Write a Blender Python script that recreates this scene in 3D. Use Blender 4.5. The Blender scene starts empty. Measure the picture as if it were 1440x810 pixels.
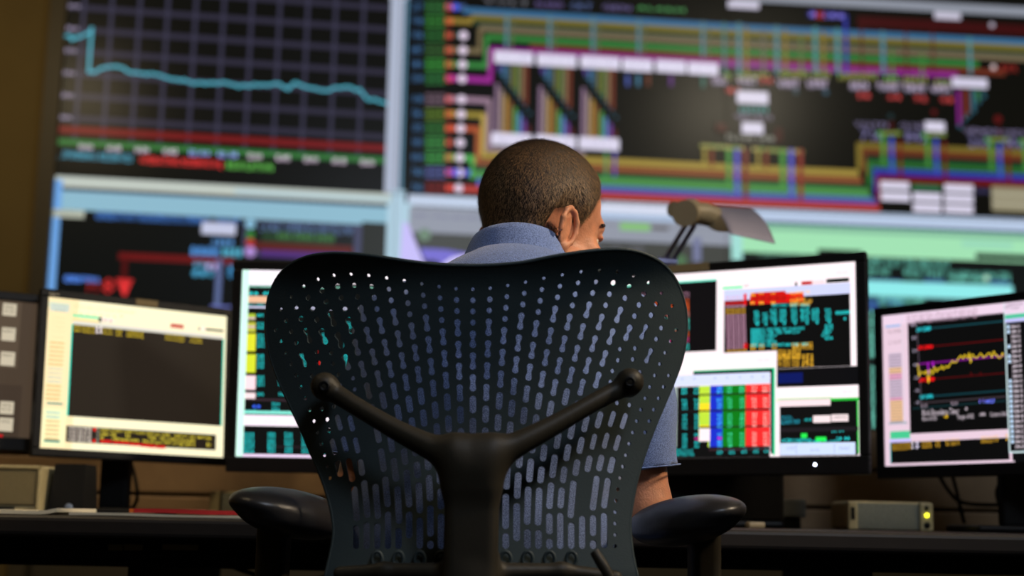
import bpy, bmesh, math, random
import numpy as np
from mathutils import Vector, Matrix, Euler
from mathutils.geometry import delaunay_2d_cdt
random.seed(7); np.random.seed(7)
sc = bpy.context.scene
col = sc.collection

# ------------------------------------------------------------------ camera
FPX = 2000.0
PITCH = math.atan(327/FPX); ROLL = 0.02
_R0 = Vector((1,0,0)); CF = Vector((0,math.cos(PITCH),math.sin(PITCH))); _U0 = Vector((0,-math.sin(PITCH),math.cos(PITCH)))
CR = _R0*math.cos(ROLL)+_U0*math.sin(ROLL); CU = -_R0*math.sin(ROLL)+_U0*math.cos(ROLL)
CC = Vector((0,0,0.75))
cam = bpy.data.cameras.new('camera'); camo = bpy.data.objects.new('camera', cam); col.objects.link(camo)
m = Matrix((( CR.x,CU.x,-CF.x),(CR.y,CU.y,-CF.y),(CR.z,CU.z,-CF.z))).to_4x4(); m.translation = CC
camo.matrix_world = m
cam.sensor_width = 36; cam.lens = FPX*36/1440; cam.clip_start = .05; cam.clip_end = 60
cam.dof.use_dof = True; cam.dof.focus_distance = 1.92; cam.dof.aperture_fstop = 2.85
sc.camera = camo
sc.view_settings.view_transform = 'Standard'; sc.view_settings.look = 'None'
sc.view_settings.gamma = 1; sc.view_settings.use_curve_mapping = False
sc.view_settings.exposure = 0.0

# ------------------------------------------------------------------ world and lights
w = bpy.data.worlds.new('world'); sc.world = w; w.use_nodes = True
w.node_tree.nodes['Background'].inputs[0].default_value = (1.0,.86,.66,1)
w.node_tree.nodes['Background'].inputs[1].default_value = 0.010

def area(name, loc, target, size, power, color, sy=None, spread=180):
    l = bpy.data.lights.new(name,'AREA'); l.energy = power; l.color = color; l.size = size
    l.spread = math.radians(spread)
    if sy: l.shape = 'RECTANGLE'; l.size_y = sy
    o = bpy.data.objects.new(name,l); col.objects.link(o); o.location = loc
    d = Vector(target)-Vector(loc); o.rotation_euler = d.to_track_quat('-Z','Y').to_euler()
    return o
area('ceiling_lamp_right', (2.3,1.5,2.9), (.10,2.1,1.15), .35, 5.5, (1.0,.80,.56), spread=44)
area('ceiling_lamp_behind', (1.1,-.5,3.3), (0,2.0,.9), .8, 30, (.74,.84,1.0))
area('ceiling_lamp_left', (-1.5,1.7,2.95), (-1.35,2.9,.8), .3, 5.0, (1.0,.76,.46), spread=90)
area('added_haze_lamp', (1.85,4.6,3.45), (1.0,6.6,2.75), .45, 11, (1.0,.88,.66))  # unseen lamp, added so its rough reflection lays a hazy glow on the video wall
area('ceiling_lamp_corner', (-2.0,4.6,3.1), (-2.6,6.2,1.2), .4, 5.5, (1.0,.80,.48))

# ------------------------------------------------------------------ helpers
def lin(c):
    return tuple((x/255/12.92 if x/255 <= .04045 else ((x/255+.055)/1.055)**2.4) for x in c)
def at(px, py, Y):
    d = CF + CR*((px-720)/FPX) - CU*((py-405)/FPX)
    return CC + d*(Y/d.y)
WL = {}
def empty(name, loc):
    o = bpy.data.objects.new(name, None); o.empty_display_size = .05; col.objects.link(o)
    o.location = loc; WL[o.name] = Vector(loc); return o
def tag(o, label=None, cat=None, group=None, kind=None):
    if label: o['label'] = label
    if cat: o['category'] = cat
    if group: o['group'] = group
    if kind: o['kind'] = kind
    return o
class MB:
    def __init__(s): s.v=[]; s.f=[]; s.sm=[]
    def add(s, vs, fs, smooth=False, M=None):
        n=len(s.v)
        for p in vs:
            p=Vector(p)
            if M is not None: p=M@p
            s.v.append(p)
        for f in fs: s.f.append([n+i for i in f]); s.sm.append(smooth)
        return s
    def bm(s, b, smooth=False, M=None):
        b.verts.index_update()
        s.add([v.co.copy() for v in b.verts], [[v.index for v in f.verts] for f in b.faces], smooth, M); b.free(); return s
    def box(s, lo, hi, bev=0.0, M=None, seg=2):
        b=bmesh.new(); bmesh.ops.create_cube(b,size=1)
        lo=Vector(lo); hi=Vector(hi)
        for v in b.verts: v.co = Vector(((v.co[i]+.5)*(hi[i]-lo[i])+lo[i]) for i in range(3))
        if bev>0: bmesh.ops.bevel(b, geom=b.edges[:], offset=bev, segments=seg, profile=.5, affect='EDGES')
        return s.bm(b, False, M)
    def tube(s, pts, r, n=10, smooth=True, flat=1.0):
        pts=[Vector(p) for p in pts]; rr = r if isinstance(r,(list,tuple)) else [r]*len(pts)
        vs=[]; fs=[]; prev=None
        for i,p in enumerate(pts):
            t=(pts[min(i+1,len(pts)-1)]-pts[max(i-1,0)]).normalized()
            if prev is None:
                a=Vector((0,0,1)) if abs(t.z)<.9 else Vector((1,0,0)); u=t.cross(a).normalized()
            else:
                u=(prev-t*prev.dot(t)).normalized()
            prev=u; v=t.cross(u)
            for k in range(n):
                a=2*math.pi*k/n; vs.append(p+u*math.cos(a)*rr[i]+v*math.sin(a)*rr[i]*flat)
        for i in range(len(pts)-1):
            for k in range(n): fs.append([i*n+k,i*n+(k+1)%n,(i+1)*n+(k+1)%n,(i+1)*n+k])
        s.add(vs,fs,smooth); q=(len(pts)-1)*n
        s.add(vs[:n],[list(range(n))[::-1]],False); s.add(vs[q:],[list(range(n))],False); return s
    def lathe(s, prof, n=32, M=None, smooth=True):
        vs=[]; fs=[]
        for (r,z) in prof:
            for k in range(n):
                a=2*math.pi*k/n; vs.append((r*math.cos(a),r*math.sin(a),z))
        for i in range(len(prof)-1):
            for k in range(n): fs.append([i*n+k,i*n+(k+1)%n,(i+1)*n+(k+1)%n,(i+1)*n+k])
        if prof[0][0]>1e-5: fs.append(list(range(n))[::-1])
        if prof[-1][0]>1e-5: fs.append([(len(prof)-1)*n+k for k in range(n)])
        return s.add(vs,fs,smooth,M)
def mesh_obj(name, vs, fs, mat, parent=None, smooth=None, colors=None, origin=None):
    if parent is not None: base=WL[parent.name]
    else: base=Vector(origin) if origin is not None else Vector((0,0,0))
    me=bpy.data.meshes.new(name)
    a=np.array([tuple(v) for v in vs],dtype=np.float64)-np.array(tuple(base))
    me.from_pydata(a.tolist(),[],[list(f) for f in fs])
    if smooth is True: me.polygons.foreach_set('use_smooth',[True]*len(fs))
    elif smooth: me.polygons.foreach_set('use_smooth',list(smooth))
    if colors is not None:
        at_=me.color_attributes.new('Col','FLOAT_COLOR','CORNER')
        out=[]
        for f,c in zip(fs,colors): out += [c[0],c[1],c[2],1.0]*len(f)
        at_.data.foreach_set('color',out)
    me.materials.append(mat); me.update()
    o=bpy.data.objects.new(name,me); col.objects.link(o)
    if parent is not None:
        o.parent=parent; WL[o.name]=WL[parent.name]
    else:
        o.location=base; WL[o.name]=base
    return o
def build(mb, name, mat, parent=None, origin=None):
    if parent is None and origin is None:
        a=np.array([tuple(v) for v in mb.v]); origin=((a[:,0].min()+a[:,0].max())/2,(a[:,1].min()+a[:,1].max())/2,a[:,2].min())
    return mesh_obj(name, mb.v, mb.f, mat, parent, mb.sm, origin=origin)
def mat(name, rgb, rough=.5, metal=0.0, spec=.5, var=.12, scale=30, bump=0.0, bscale=200, sss=0, sheen=0, coat=0):
    M=bpy.data.materials.new(name); M.use_nodes=True; nt=M.node_tree; b=nt.nodes['Principled BSDF']
    b.inputs['Roughness'].default_value=rough; b.inputs['Metallic'].default_value=metal
    b.inputs['Specular IOR Level'].default_value=spec
    if sheen: b.inputs['Sheen Weight'].default_value=sheen
    if coat: b.inputs['Coat Weight'].default_value=coat
    if sss:
        b.inputs['Subsurface Weight'].default_value=sss; b.inputs['Subsurface Radius'].default_value=(.012,.005,.003); b.inputs['Subsurface Scale'].default_value=1
    tc=nt.nodes.new('ShaderNodeTexCoord'); no=nt.nodes.new('ShaderNodeTexNoise'); no.inputs['Scale'].default_value=scale; no.inputs['Detail'].default_value=4
    nt.links.new(tc.outputs['Object'],no.inputs['Vector'])
    cr=nt.nodes.new('ShaderNodeValToRGB'); c=lin(rgb)
    cr.color_ramp.elements[0].position=.3; cr.color_ramp.elements[1].position=.7
    cr.color_ramp.elements[0].color=(*[max(0,x*(1-var)) for x in c],1); cr.color_ramp.elements[1].color=(*[min(1,x*(1+var)) for x in c],1)
    nt.links.new(no.outputs['Fac'],cr.inputs['Fac']); nt.links.new(cr.outputs['Color'],b.inputs['Base Color'])
    if bump:
        n2=nt.nodes.new('ShaderNodeTexNoise'); n2.inputs['Scale'].default_value=bscale; n2.inputs['Detail'].default_value=3
        bp=nt.nodes.new('ShaderNodeBump'); bp.inputs['Strength'].default_value=bump; bp.inputs['Distance'].default_value=.002
        nt.links.new(tc.outputs['Object'],n2.inputs['Vector']); nt.links.new(n2.outputs['Fac'],bp.inputs['Height']); nt.links.new(bp.outputs['Normal'],b.inputs['Normal'])
    return M
def emis(name, rgb, st):
    M=bpy.data.materials.new(name); M.use_nodes=True; b=M.node_tree.nodes['Principled BSDF']
    b.inputs['Base Color'].default_value=(.02,.02,.02,1); b.inputs['Emission Color'].default_value=(*lin(rgb),1); b.inputs['Emission Strength'].default_value=st
    return M
def screen_mat(name, st, rough, spec):
    M=bpy.data.materials.new(name); M.use_nodes=True; nt=M.node_tree; b=nt.nodes['Principled BSDF']
    a=nt.nodes.new('ShaderNodeAttribute'); a.attribute_name='Col'
    b.inputs['Base Color'].default_value=(.006,.006,.006,1); b.inputs['Roughness'].default_value=rough; b.inputs['Specular IOR Level'].default_value=spec
    nt.links.new(a.outputs['Color'],b.inputs['Emission Color']); b.inputs['Emission Strength'].default_value=st
    return M
MSCR=screen_mat('monitor_pixels',1.15,.35,.08); MWALL=screen_mat('video_wall_pixels',1.0,.30,.25)
BLK=mat('black_plastic',(18,18,19),.45,spec=.25,bump=.1)
BLKM=mat('matte_black',(20,20,20),.7,spec=.2)
SHELL=mat('chair_back_polymer',(56,67,69),.5,spec=.28,var=.05,bump=.12,bscale=500)
FRAME=mat('chair_frame_graphite',(50,45,35),.5,spec=.3,var=.06,bump=.08,bscale=400)
PADM=mat('armrest_polyurethane',(44,42,42),.33,spec=.45,bump=.1,bscale=500)
SKIN=mat('skin',(196,132,98),.5,spec=.35,var=.14,scale=60,bump=.35,bscale=300,sss=.12)
SHIRT=mat('heathered_blue_knit',(112,132,182),.9,spec=.1,var=.5,scale=650,bump=.5,bscale=700,sheen=.3)
HAIR=mat('short_brown_hair',(46,33,22),.55,spec=.35,var=.35,scale=150,bump=.6,bscale=500)
TROUS=mat('dark_trousers',(34,36,44),.9,var=.2,scale=400)
BEIGE=mat('beige_plastic',(186,172,128),.5,var=.06,bump=.1)
GREYC=mat('speaker_grille_cloth',(120,122,108),.9,var=.25,scale=500,bump=.5,bscale=900)
GREYM=mat('grey_painted_metal',(120,122,116),.5,var=.05)
PAPER=mat('paper',(235,226,200),.8,var=.03)
RED=mat('red_folder_card',(190,36,44),.55,var=.08)
ORNG=mat('orange_tab',(225,110,35),.6)
DESKM=mat('worktop_laminate',(58,46,38),.45,var=.2,scale=18,bump=.1)
EDGE=mat('worktop_edge_rubber',(40,34,30),.5,var=.1)
SLAT=mat('slatwall_laminate',(150,122,88),.6,var=.08)
WALLM=mat('olive_painted_wall',(148,122,66),.85,var=.05,scale=4,bump=.15,bscale=120)
VFR=mat('video_wall_frame_metal',(92,78,46),.5,var=.05)
CEIL=mat('ceiling_tile',(150,145,132),.9); FLOOR=mat('dark_carpet',(42,42,44),.95,var=.3,scale=500,bump=.4)
CABLE=mat('black_cable_rubber',(14,14,15),.5)
LAMPW=mat('lamp_enamel',(186,168,132),.4,var=.04); CHROME=mat('brushed_steel',(190,190,235),.3,metal=.35,var=.03)
SHADEM=mat('shade_enamel',(196,188,204),.35,var=.03)
TAPE=mat('label_tape',(140,122,84),.7,var=.1,scale=300)

# ------------------------------------------------------------------ signed distance helpers
class Field:
    def __init__(s, xs, ys, zs):
        s.x,s.y,s.z=[np.asarray(a,np.float32) for a in (xs,ys,zs)]
        s.F=np.full((len(s.x),len(s.y),len(s.z)),.05,np.float32)
    def sub(s, lo, hi):
        r=[]
        for a,l,h in zip((s.x,s.y,s.z),lo,hi):
            i0=max(0,int(np.searchsorted(a,l))-1); i1=min(len(a),int(np.searchsorted(a,h))+1); r.append(slice(i0,max(i1,i0)))
        return tuple(r)
    def put(s, lo, hi, fn, k, op='u'):
        m=.04; sl=s.sub([l-m for l in lo],[h+m for h in hi])
        if any(q.stop-q.start<=0 for q in sl): return
        X,Y,Z=np.meshgrid(s.x[sl[0]],s.y[sl[1]],s.z[sl[2]],indexing='ij',sparse=True)
        d=fn(X,Y,Z).astype(np.float32); a=s.F[sl]
        if op=='u':
            h=np.clip(.5+.5*(a-d)/k,0,1); s.F[sl]=a*(1-h)+d*h-k*h*(1-h)
        else:
            h=np.clip(.5-.5*(a+d)/k,0,1); s.F[sl]=a*(1-h)-d*h+k*h*(1-h)
    def cap(s, a, b, r0, r1, k=.01, op='u', sq=None):
        a=np.array(tuple(a)); b=np.array(tuple(b)); r=max(r0,r1); ab=b-a; L=float(ab@ab)+1e-12
        def fn(X,Y,Z):
            t=np.clip(((X-a[0])*ab[0]+(Y-a[1])*ab[1]+(Z-a[2])*ab[2])/L,0,1)
            return np.sqrt((X-a[0]-t*ab[0])**2+(Y-a[1]-t*ab[1])**2+(Z-a[2]-t*ab[2])**2)-(r0+(r1-r0)*t)
        s.put(np.minimum(a,b)-r,np.maximum(a,b)+r,fn,k,op)
    def chain(s, pts, rs, k=.01):
        for i in range(len(pts)-1): s.cap(pts[i],pts[i+1],rs[i],rs[i+1],k)
    def ell(s, c, r, k=.01, op='u', M=None):
        c=np.array(tuple(c)); r=np.array(r); R=np.array(M) if M is not None else np.eye(3)
        def fn(X,Y,Z):
            dx,dy,dz=X-c[0],Y-c[1],Z-c[2]
            q=[(dx*R[0,i]+dy*R[1,i]+dz*R[2,i]) for i in range(3)]
            k0=np.sqrt(sum((q[i]/r[i])**2 for i in range(3))); k1=np.sqrt(sum((q[i]/r[i]**2)**2 for i in range(3)))+1e-9
            return k0*(k0-1)/k1
        m=max(r); s.put(c-m,c+m,fn,k,op)
    def rbox(s, c, h, rad, k=.01, op='u', M=None):
        c=np.array(tuple(c)); h=np.array(h)-rad; R=np.array(M) if M is not None else np.eye(3)
        def fn(X,Y,Z):
            dx,dy,dz=X-c[0],Y-c[1],Z-c[2]
            q=[np.abs(dx*R[0,i]+dy*R[1,i]+dz*R[2,i])-h[i] for i in range(3)]
            o=np.sqrt(sum(np.maximum(a,0)**2 for a in q)); i_=np.minimum(np.maximum(q[0],np.maximum(q[1],q[2])),0)
            return o+i_-rad
        m=float(np.linalg.norm(h))+rad; s.put(c-m,c+m,fn,k,op)
    def grid(s): return np.meshgrid(s.x,s.y,s.z,indexing='ij',sparse=True)
    def mesh(s):
        F=s.F; S=F<0; nx,ny,nz=F.shape
        acc=np.zeros((nx-1,ny-1,nz-1,3),np.float32); cnt=np.zeros((nx-1,ny-1,nz-1),np.int16)
        ax=(s.x,s.y,s.z)
        for d in range(3):
            o1,o2=[q for q in range(3) if q!=d]
            lo=[slice(None)]*3; hi=[slice(None)]*3; lo[d]=slice(0,-1); hi[d]=slice(1,None)
            A=F[tuple(lo)]; B=F[tuple(hi)]; cr=S[tuple(lo)]!=S[tuple(hi)]
            I=np.argwhere(cr); a=A[cr]; b=B[cr]; t=a/(a-b)
            P=np.stack([ax[q][I[:,q]] for q in range(3)],1); P[:,d]+= t*(ax[d][I[:,d]+1]-ax[d][I[:,d]])
            for e1 in (0,-1):
                for e2 in (0,-1):
                    J=I.copy(); J[:,o1]+=e1; J[:,o2]+=e2
                    ok=(J[:,o1]>=0)&(J[:,o2]>=0)&(J[:,0]<nx-1)&(J[:,1]<ny-1)&(J[:,2]<nz-1)
                    Jk=J[ok]; np.add.at(acc,(Jk[:,0],Jk[:,1],Jk[:,2]),P[ok]); np.add.at(cnt,(Jk[:,0],Jk[:,1],Jk[:,2]),1)
        act=cnt>0; idx=-np.ones(cnt.shape,np.int64); idx[act]=np.arange(act.sum())
        V=acc[act]/cnt[act][:,None]; faces=[]
        for d in range(3):
            o1,o2=((1,2),(2,0),(0,1))[d]
            lo=[slice(None)]*3; hi=[slice(None)]*3; lo[d]=slice(0,-1); hi[d]=slice(1,None)
            cr=S[tuple(lo)]!=S[tuple(hi)]; I=np.argwhere(cr)
            I=I[(I[:,o1]>0)&(I[:,o2]>0)&(I[:,o1]<F.shape[o1]-1)&(I[:,o2]<F.shape[o2]-1)]
            ins=S[I[:,0],I[:,1],I[:,2]]
            def g(e1,e2):
                J=I.copy(); J[:,o1]+=e1; J[:,o2]+=e2; return idx[J[:,0],J[:,1],J[:,2]]
            q=np.stack([g(-1,-1),g(0,-1),g(0,0),g(-1,0)],1)
            q[~ins]=q[~ins][:,::-1]; q=q[(q>=0).all(1)]; faces.append(q)
        return V,np.concatenate(faces)
def field_obj(F, name, material, parent=None, origin=None):
    V,Q=F.mesh()
    o=mesh_obj(name, V, Q.tolist(), material, parent, True, origin=origin); return o
def ar(a,b,s): return np.arange(a,b+s*.5,s)

# ------------------------------------------------------------------ text glyphs as mesh data
GL={}
def glyphs():
    chars=[chr(c) for c in range(33,127)]; obs=[]
    for ch in chars:
        cu=bpy.data.curves.new('g','FONT'); cu.body=ch; cu.resolution_u=1; o=bpy.data.objects.new('g',cu); col.objects.link(o); obs.append(o)
    dg=bpy.context.evaluated_depsgraph_get(); dg.update()
    for ch,o in zip(chars,obs):
        me=o.evaluated_get(dg).to_mesh()
        vs=[(v.co.x,v.co.y) for v in me.vertices]; fs=[list(p.vertices) for p in me.polygons]
        GL[ch]=(vs,fs,(max([v[0] for v in vs]) if vs else .3)+.08); o.evaluated_get(dg).to_mesh_clear()
    for o in obs:
        c=o.data; bpy.data.objects.remove(o); bpy.data.curves.remove(c)
glyphs()
def layout(s):
    x=0; out=[]
    for ch in s:
        if ch==' ' or ch not in GL: x+=.35; continue
        vs,fs,ad=GL[ch]; out.append((x,vs,fs)); x+=ad
    return out,max(x-.08,.1)

# ------------------------------------------------------------------ screen content
def clipr(a,b): return None if a[0]>=b[0] else a
class Content:
    """flat coloured shapes lying on one display surface; coordinates in metres along the surface"""
    def __init__(s, o, ax, az, step):
        s.o=Vector(o); s.ax=Vector(ax); s.az=Vector(az); s.n=s.ax.cross(s.az).normalized()   # towards the viewer: x cross z = -y
        s.v=[]; s.f=[]; s.c=[]; s.k=0; s.step=step; s.lim=None
    def uv(s,px,py):
        d=CF + CR*((px-720)/FPX) - CU*((py-405)/FPX); t=(s.o-CC).dot(s.n)/d.dot(s.n); p=CC+d*t-s.o
        return p.dot(s.ax),p.dot(s.az)
    def poly(s, pts, c, same=False):
        if not same: s.k+=1
        n=len(s.v); off=s.n*(s.k*s.step)
        for (u,v) in pts: s.v.append(s.o+s.ax*u+s.az*v+off)
        a=0
        for i in range(len(pts)):
            x0,y0=pts[i]; x1,y1=pts[(i+1)%len(pts)]; a+=x0*y1-x1*y0
        r=list(range(n,n+len(pts))); s.f.append(r if a>0 else r[::-1]); s.c.append(c)
    def rect(s,u0,v0,u1,v1,c,same=False):
        if s.lim:
            u0=max(u0,s.lim[0]); u1=min(u1,s.lim[1]); v0=max(v0,s.lim[2]); v1=min(v1,s.lim[3])
        if u1<=u0 or v1<=v0: return
        s.poly([(u0,v0),(u1,v0),(u1,v1),(u0,v1)],c,same)
    def text(s,u0,v0,u1,v1,st,c):
        out,wd=layout(st); off=s.n*((s.k+.5)*s.step); sx=(u1-u0)/wd; sy=(v1-v0)/.72
        for (x,vs,fs) in out:
            n=len(s.v)
            for (a,b) in vs: s.v.append(s.o+s.ax*(u0+(x+a)*sx)+s.az*(v0+b*sy)+off)
            for f in fs: s.f.append([n+i for i in f]); s.c.append(c)
    # pixel-measured wrappers
    def R(s,x0,y0,x1,y1,c,b=1.0):
        a=s.uv(x0,y0); d=s.uv(x1,y1); c=tuple(q*b for q in lin(c)); s.rect(min(a[0],d[0]),min(a[1],d[1]),max(a[0],d[0]),max(a[1],d[1]),c)
    def T(s,x0,y0,x1,y1,st,c,b=1.0):
        a=s.uv(x0,y0); d=s.uv(x1,y1); s.text(a[0],d[1],d[0],a[1],st,tuple(q*b for q in lin(c)))
    def L(s,pts,th,c,b=1.0):
        c=tuple(q*b for q in lin(c)); P=[Vector(s.uv(*p)) for p in pts]; s.k+=1
        for i in range(len(P)-1):
            d=P[i+1]-P[i]
            if d.length<1e-9: continue
            d.normalize(); q=Vector((-d.y,d.x))*th/2; e=d*th*.3
            s.poly([tuple(P[i]-e-q),tuple(P[i+1]+e-q),tuple(P[i+1]+e+q),tuple(P[i]-e+q)],c,True)
    def D(s,px,py,r,c,b=1.0,n=14):
        u,v=s.uv(px,py); s.poly([(u+r*math.cos(2*math.pi*k/n),v+r*math.sin(2*math.pi*k/n)) for k in range(n)],tuple(q*b for q in lin(c)))
def rnum(n): return ''.join(random.choice('0123456789') for _ in range(n))
WORDS=['LINE','LOAD','UNIT','BUS','AREA','FLOW','TIE','GEN','LIMIT','ALARM','POINT','FREQ','STATUS','TRIP','OPEN','CLOSE','VOLT','STATION','XFMR','CKT']
def rwords(n): return ' '.join(random.choice(WORDS) for _ in range(n))
#==SETTING==
# ------------------------------------------------------------------ room
def struct(mb, name, m): o=build(mb,name,m); tag(o,kind='structure'); return o
struct(MB().box((-3.4,-2.2,-.1),(3.4,7.4,0)),'floor',FLOOR)
struct(MB().box((-3.4,-2.2,3.6),(3.4,7.4,3.7)),'ceiling',CEIL)
struct(MB().box((-3.5,-2.2,0),(-3.4,7.4,3.6)),'wall_left',WALLM)
struct(MB().box((3.4,-2.2,0),(3.5,7.4,3.6)),'wall_right',WALLM)
struct(MB().box((-3.4,-2.3,0),(3.4,-2.2,3.6)),'wall_front',WALLM)
struct(MB().box((-3.4,7.2,0),(3.4,7.3,3.6)),'wall_back',WALLM)
# wall section beside the display, in line with its left edge
CW,RH=1.56,1.17
yaws=[math.radians(a) for a in (8.7,6.8,5.4)]
Pm=at(556,265,6.5)
dirs=[Vector((math.cos(a),math.sin(a),0)) for a in yaws]
E1=Vector((Pm.x,Pm.y,0)); E0=E1-dirs[0]*1.535; E2=E1+dirs[1]*1.59; E3=E2+dirs[2]*CW
segs=[(E0,dirs[0],1.535),(E1,dirs[1],1.59),(E2,dirs[2],CW)]
ZR=at(549,272,6.5).z
wp=MB(); d0=dirs[0]; nb=Vector((-d0.y,d0.x,0))
A=E0-d0*1.6; 
q=[A+nb*.12,E0-d0*.075+nb*.12,E0-d0*.075+nb*.3,A+nb*.3]
wp.add([(p.x,p.y,0) for p in q]+[(p.x,p.y,3.6) for p in q],[[0,1,5,4],[1,2,6,5],[2,3,7,6],[3,0,4,7],[4,5,6,7],[0,3,2,1]])
wall_alcove=struct(wp,'wall_alcove',WALLM)

# ------------------------------------------------------------------ video wall
vw=empty('video_wall',((E1.x+E2.x)/2,(E1.y+E2.y)/2,0))
tag(vw,'huge curved video wall of tiled displays full of power grid charts, behind the desk','video wall')
fr=MB(); 
top=ZR+RH; bot=ZR-RH
for (P,d,L) in segs:
    n=Vector((-d.y,d.x,0))
    for (z0,z1) in ((0,bot-.03),(bot-.03,top+.05)):
        a=P; b=P+d*L
        dd=.03 if z0>0 else .10
        q=[a+n*dd,b+n*dd,b+n*.45,a+n*.45]
        fr.add([(p.x,p.y,z0) for p in q]+[(p.x,p.y,z1) for p in q],[[0,1,5,4],[1,2,6,5],[2,3,7,6],[3,0,4,7],[4,5,6,7],[0,3,2,1]])
def post(P,d,w,z0,z1,f,bk):
    n=Vector((-d.y,d.x,0)); q=[P+n*f,P+d*w+n*f,P+d*w+n*bk,P+n*bk]
    fr.add([(p.x,p.y,z0) for p in q]+[(p.x,p.y,z1) for p in q],[[0,1,5,4],[1,2,6,5],[2,3,7,6],[3,0,4,7],[4,5,6,7],[0,3,2,1]])
post(E0-dirs[0]*.075,dirs[0],.073,0,top+.05,-.03,.4)
build(fr,'display_frame',VFR,vw)
panels=[]
for ci,(P,d,L) in enumerate(segs):
    for ri in (0,1):
        o=P.copy(); o.z=ZR if ri==0 else ZR-RH
        c=Content(o,d,Vector((0,0,1)),.00004); c.lim=(0.0015,L-.0015,0.0015,RH-.0015); c.ci=ci; c.ri=ri
        c.rect(0,0,L,RH,lin((13,13,10))); panels.append(c)
class Wall:
    def loc(s,px,py):
        best=None
        for ci,(P,d,L) in enumerate(segs):
            c=panels[ci*2]; n=c.n; dr=CF+CR*((px-720)/FPX)-CU*((py-405)/FPX)
            t=(P-Vector((0,0,0))-CC); t=Vector((t.x,t.y,0)).dot(n)/dr.dot(n); p=CC+dr*t
            u=(p-P).dot(d)
            if (u<=L or ci==2) and (u>=0 or ci==0):
                return sum(q[2] for q in segs[:ci])+u,p.z
        return sum(q[2] for q in segs[:1]),p.z
    def put(s,s0,z0,s1,z1,c):
        acc=0
        for ci,(P,d,L) in enumerate(segs):
            for ri in (0,1):
                pn=panels[ci*2+ri]; a=max(s0-acc,0); b=min(s1-acc,L); za=z0-pn.o.z; zb=z1-pn.o.z
                if b>a and zb>0 and za<RH: pn.rect(a,za,b,zb,c)
            acc+=L
    def col(s,c,b):
        c=lin(c); l=.3*c[0]+.6*c[1]+.1*c[2]; return tuple((q*.88+l*.12)*b*.95 for q in c)
    def B(s,x0,y0,x1,y1,c,b=1.0):
        p=s.loc(x0,y0); q=s.loc(x1,y1); s.put(min(p[0],q[0]),min(p[1],q[1]),max(p[0],q[0]),max(p[1],q[1]),s.col(c,b))
    def H(s,x0,x1,xr,yr,th,c,b=1.0):
        z=s.loc(xr,yr)[1]; a=s.loc(x0,yr)[0]; e=s.loc(x1,yr)[0]; t=th*.00335/2; s.put(a,z-t,e,z+t,s.col(c,b))
    def V(s,x,y0,y1,w,c,b=1.0):
        p=s.loc(x,y0); z1=s.loc(x,y1)[1]; t=w*.00335/2; s.put(p[0]-t,z1,p[0]+t,p[1],s.col(c,b))
    def T(s,x0,y0,x1,y1,st,c,b=1.0):
        p=s.loc(x0,y0); q=s.loc(x1,y1); acc=0; m=(p[0]+q[0])/2; zm=(p[1]+q[1])/2
        for ci,(P,d,L) in enumerate(segs):
            if acc<=m<=acc+L or ci==2:
                pn=panels[ci*2+(0 if zm>ZR else 1)]
                h=abs(p[1]-q[1]); pn.text(max(p[0]-acc,.002),max(zm-h/2-pn.o.z,.002),min(q[0]-acc,L-.002),min(zm+h/2-pn.o.z,RH-.002),st,s.col(c,b)); return
            acc+=L
    def D(s,x,y,r,c,b=1.0):
        p=s.loc(x,y); acc=0
        for ci,(P,d,L) in enumerate(segs):
            if acc<=p[0]<=acc+L:
                pn=panels[ci*2+(0 if p[1]>ZR else 1)]; rr=r*.00335
                pn.poly([(p[0]-acc+rr*math.cos(k*math.pi/6),p[1]-pn.o.z+rr*math.sin(k*math.pi/6)) for k in range(12)],s.col(c,b)); return
            acc+=L
    def line(s,pts,th,c,b=1.0):
        pn=panels[0]; P=[Vector((s.loc(*p)[0],s.loc(*p)[1]-pn.o.z)) for p in pts]; cc=s.col(c,b); pn.k+=1
        for i in range(len(P)-1):
            d=P[i+1]-P[i]; d.normalize(); q=Vector((-d.y,d.x))*th*.00335/2; e=d*.004
            pn.poly([tuple(P[i]-e-q),tuple(P[i+1]+e-q),tuple(P[i+1]+e+q),tuple(P[i]-e+q)],cc,True)
W=Wall()
# --- trend chart (upper left)
for i in range(7): W.H(86,553,95,-22+31.3*i,8,(50,47,66))
for i in range(11): W.V(126+39.0*i,-100,203+i*2.6,5,(56,54,76))
W.B(84,-120,90.5,5,(120,118,150)); W.V(81,-110,246,4,(100,100,135))
W.H(74,553,80,181.5,10,(122,10,14)); W.H(74,553,80,199,8.5,(45,120,50))
tr=[(232,135),(245,128),(255,133),(262,145),(280,135),(300,130),(325,120),(332,100),(320,262),(345,260),(360,250),(380,242),(410,238),(440,244),(470,262),(500,262),(530,268),(565,270),(600,280),(640,290),(665,288),(700,305),(730,300),(760,303),(800,298),(850,310),(890,312),(920,305),(950,308),(1000,300),(1020,312),(1040,320),(1070,300),(1100,312),(1140,320),(1180,328),(1215,318),(1250,312),(1280,322),(1300,325),(1330,360),(1360,358),(1380,372),(1410,375)]
trp=[]
for i in range(len(tr)-1):
    for k in range(3):
        t=k/3; trp.append(((tr[i][0]*(1-t)+tr[i+1][0]*t)/2.571+random.uniform(-1,1)*.4,(tr[i][1]*(1-t)+tr[i+1][1]*t)/2.571+random.uniform(-1,1)*1.4))
trp.append((549,146)); W.line(trp,3.6,(60,168,190),1.25)
for i,s_ in enumerate(['5900','5800','5700','5600','5500','5400']): W.T(93-i*2.4,5+31.3*i,112-i*2.4,12+31.3*i,s_,(190,175,210),1.3)
for i in range(11):
    b=i in (4,5); W.T(110+39.6*i-(0 if not b else 4),202+i*2.2,130+39.6*i+(6 if b else 0),211+i*2.2,'1%d:%02d'%(1+i//4,(i%4)*15),(150,165,255) if b else (225,200,225),2.0)
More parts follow.
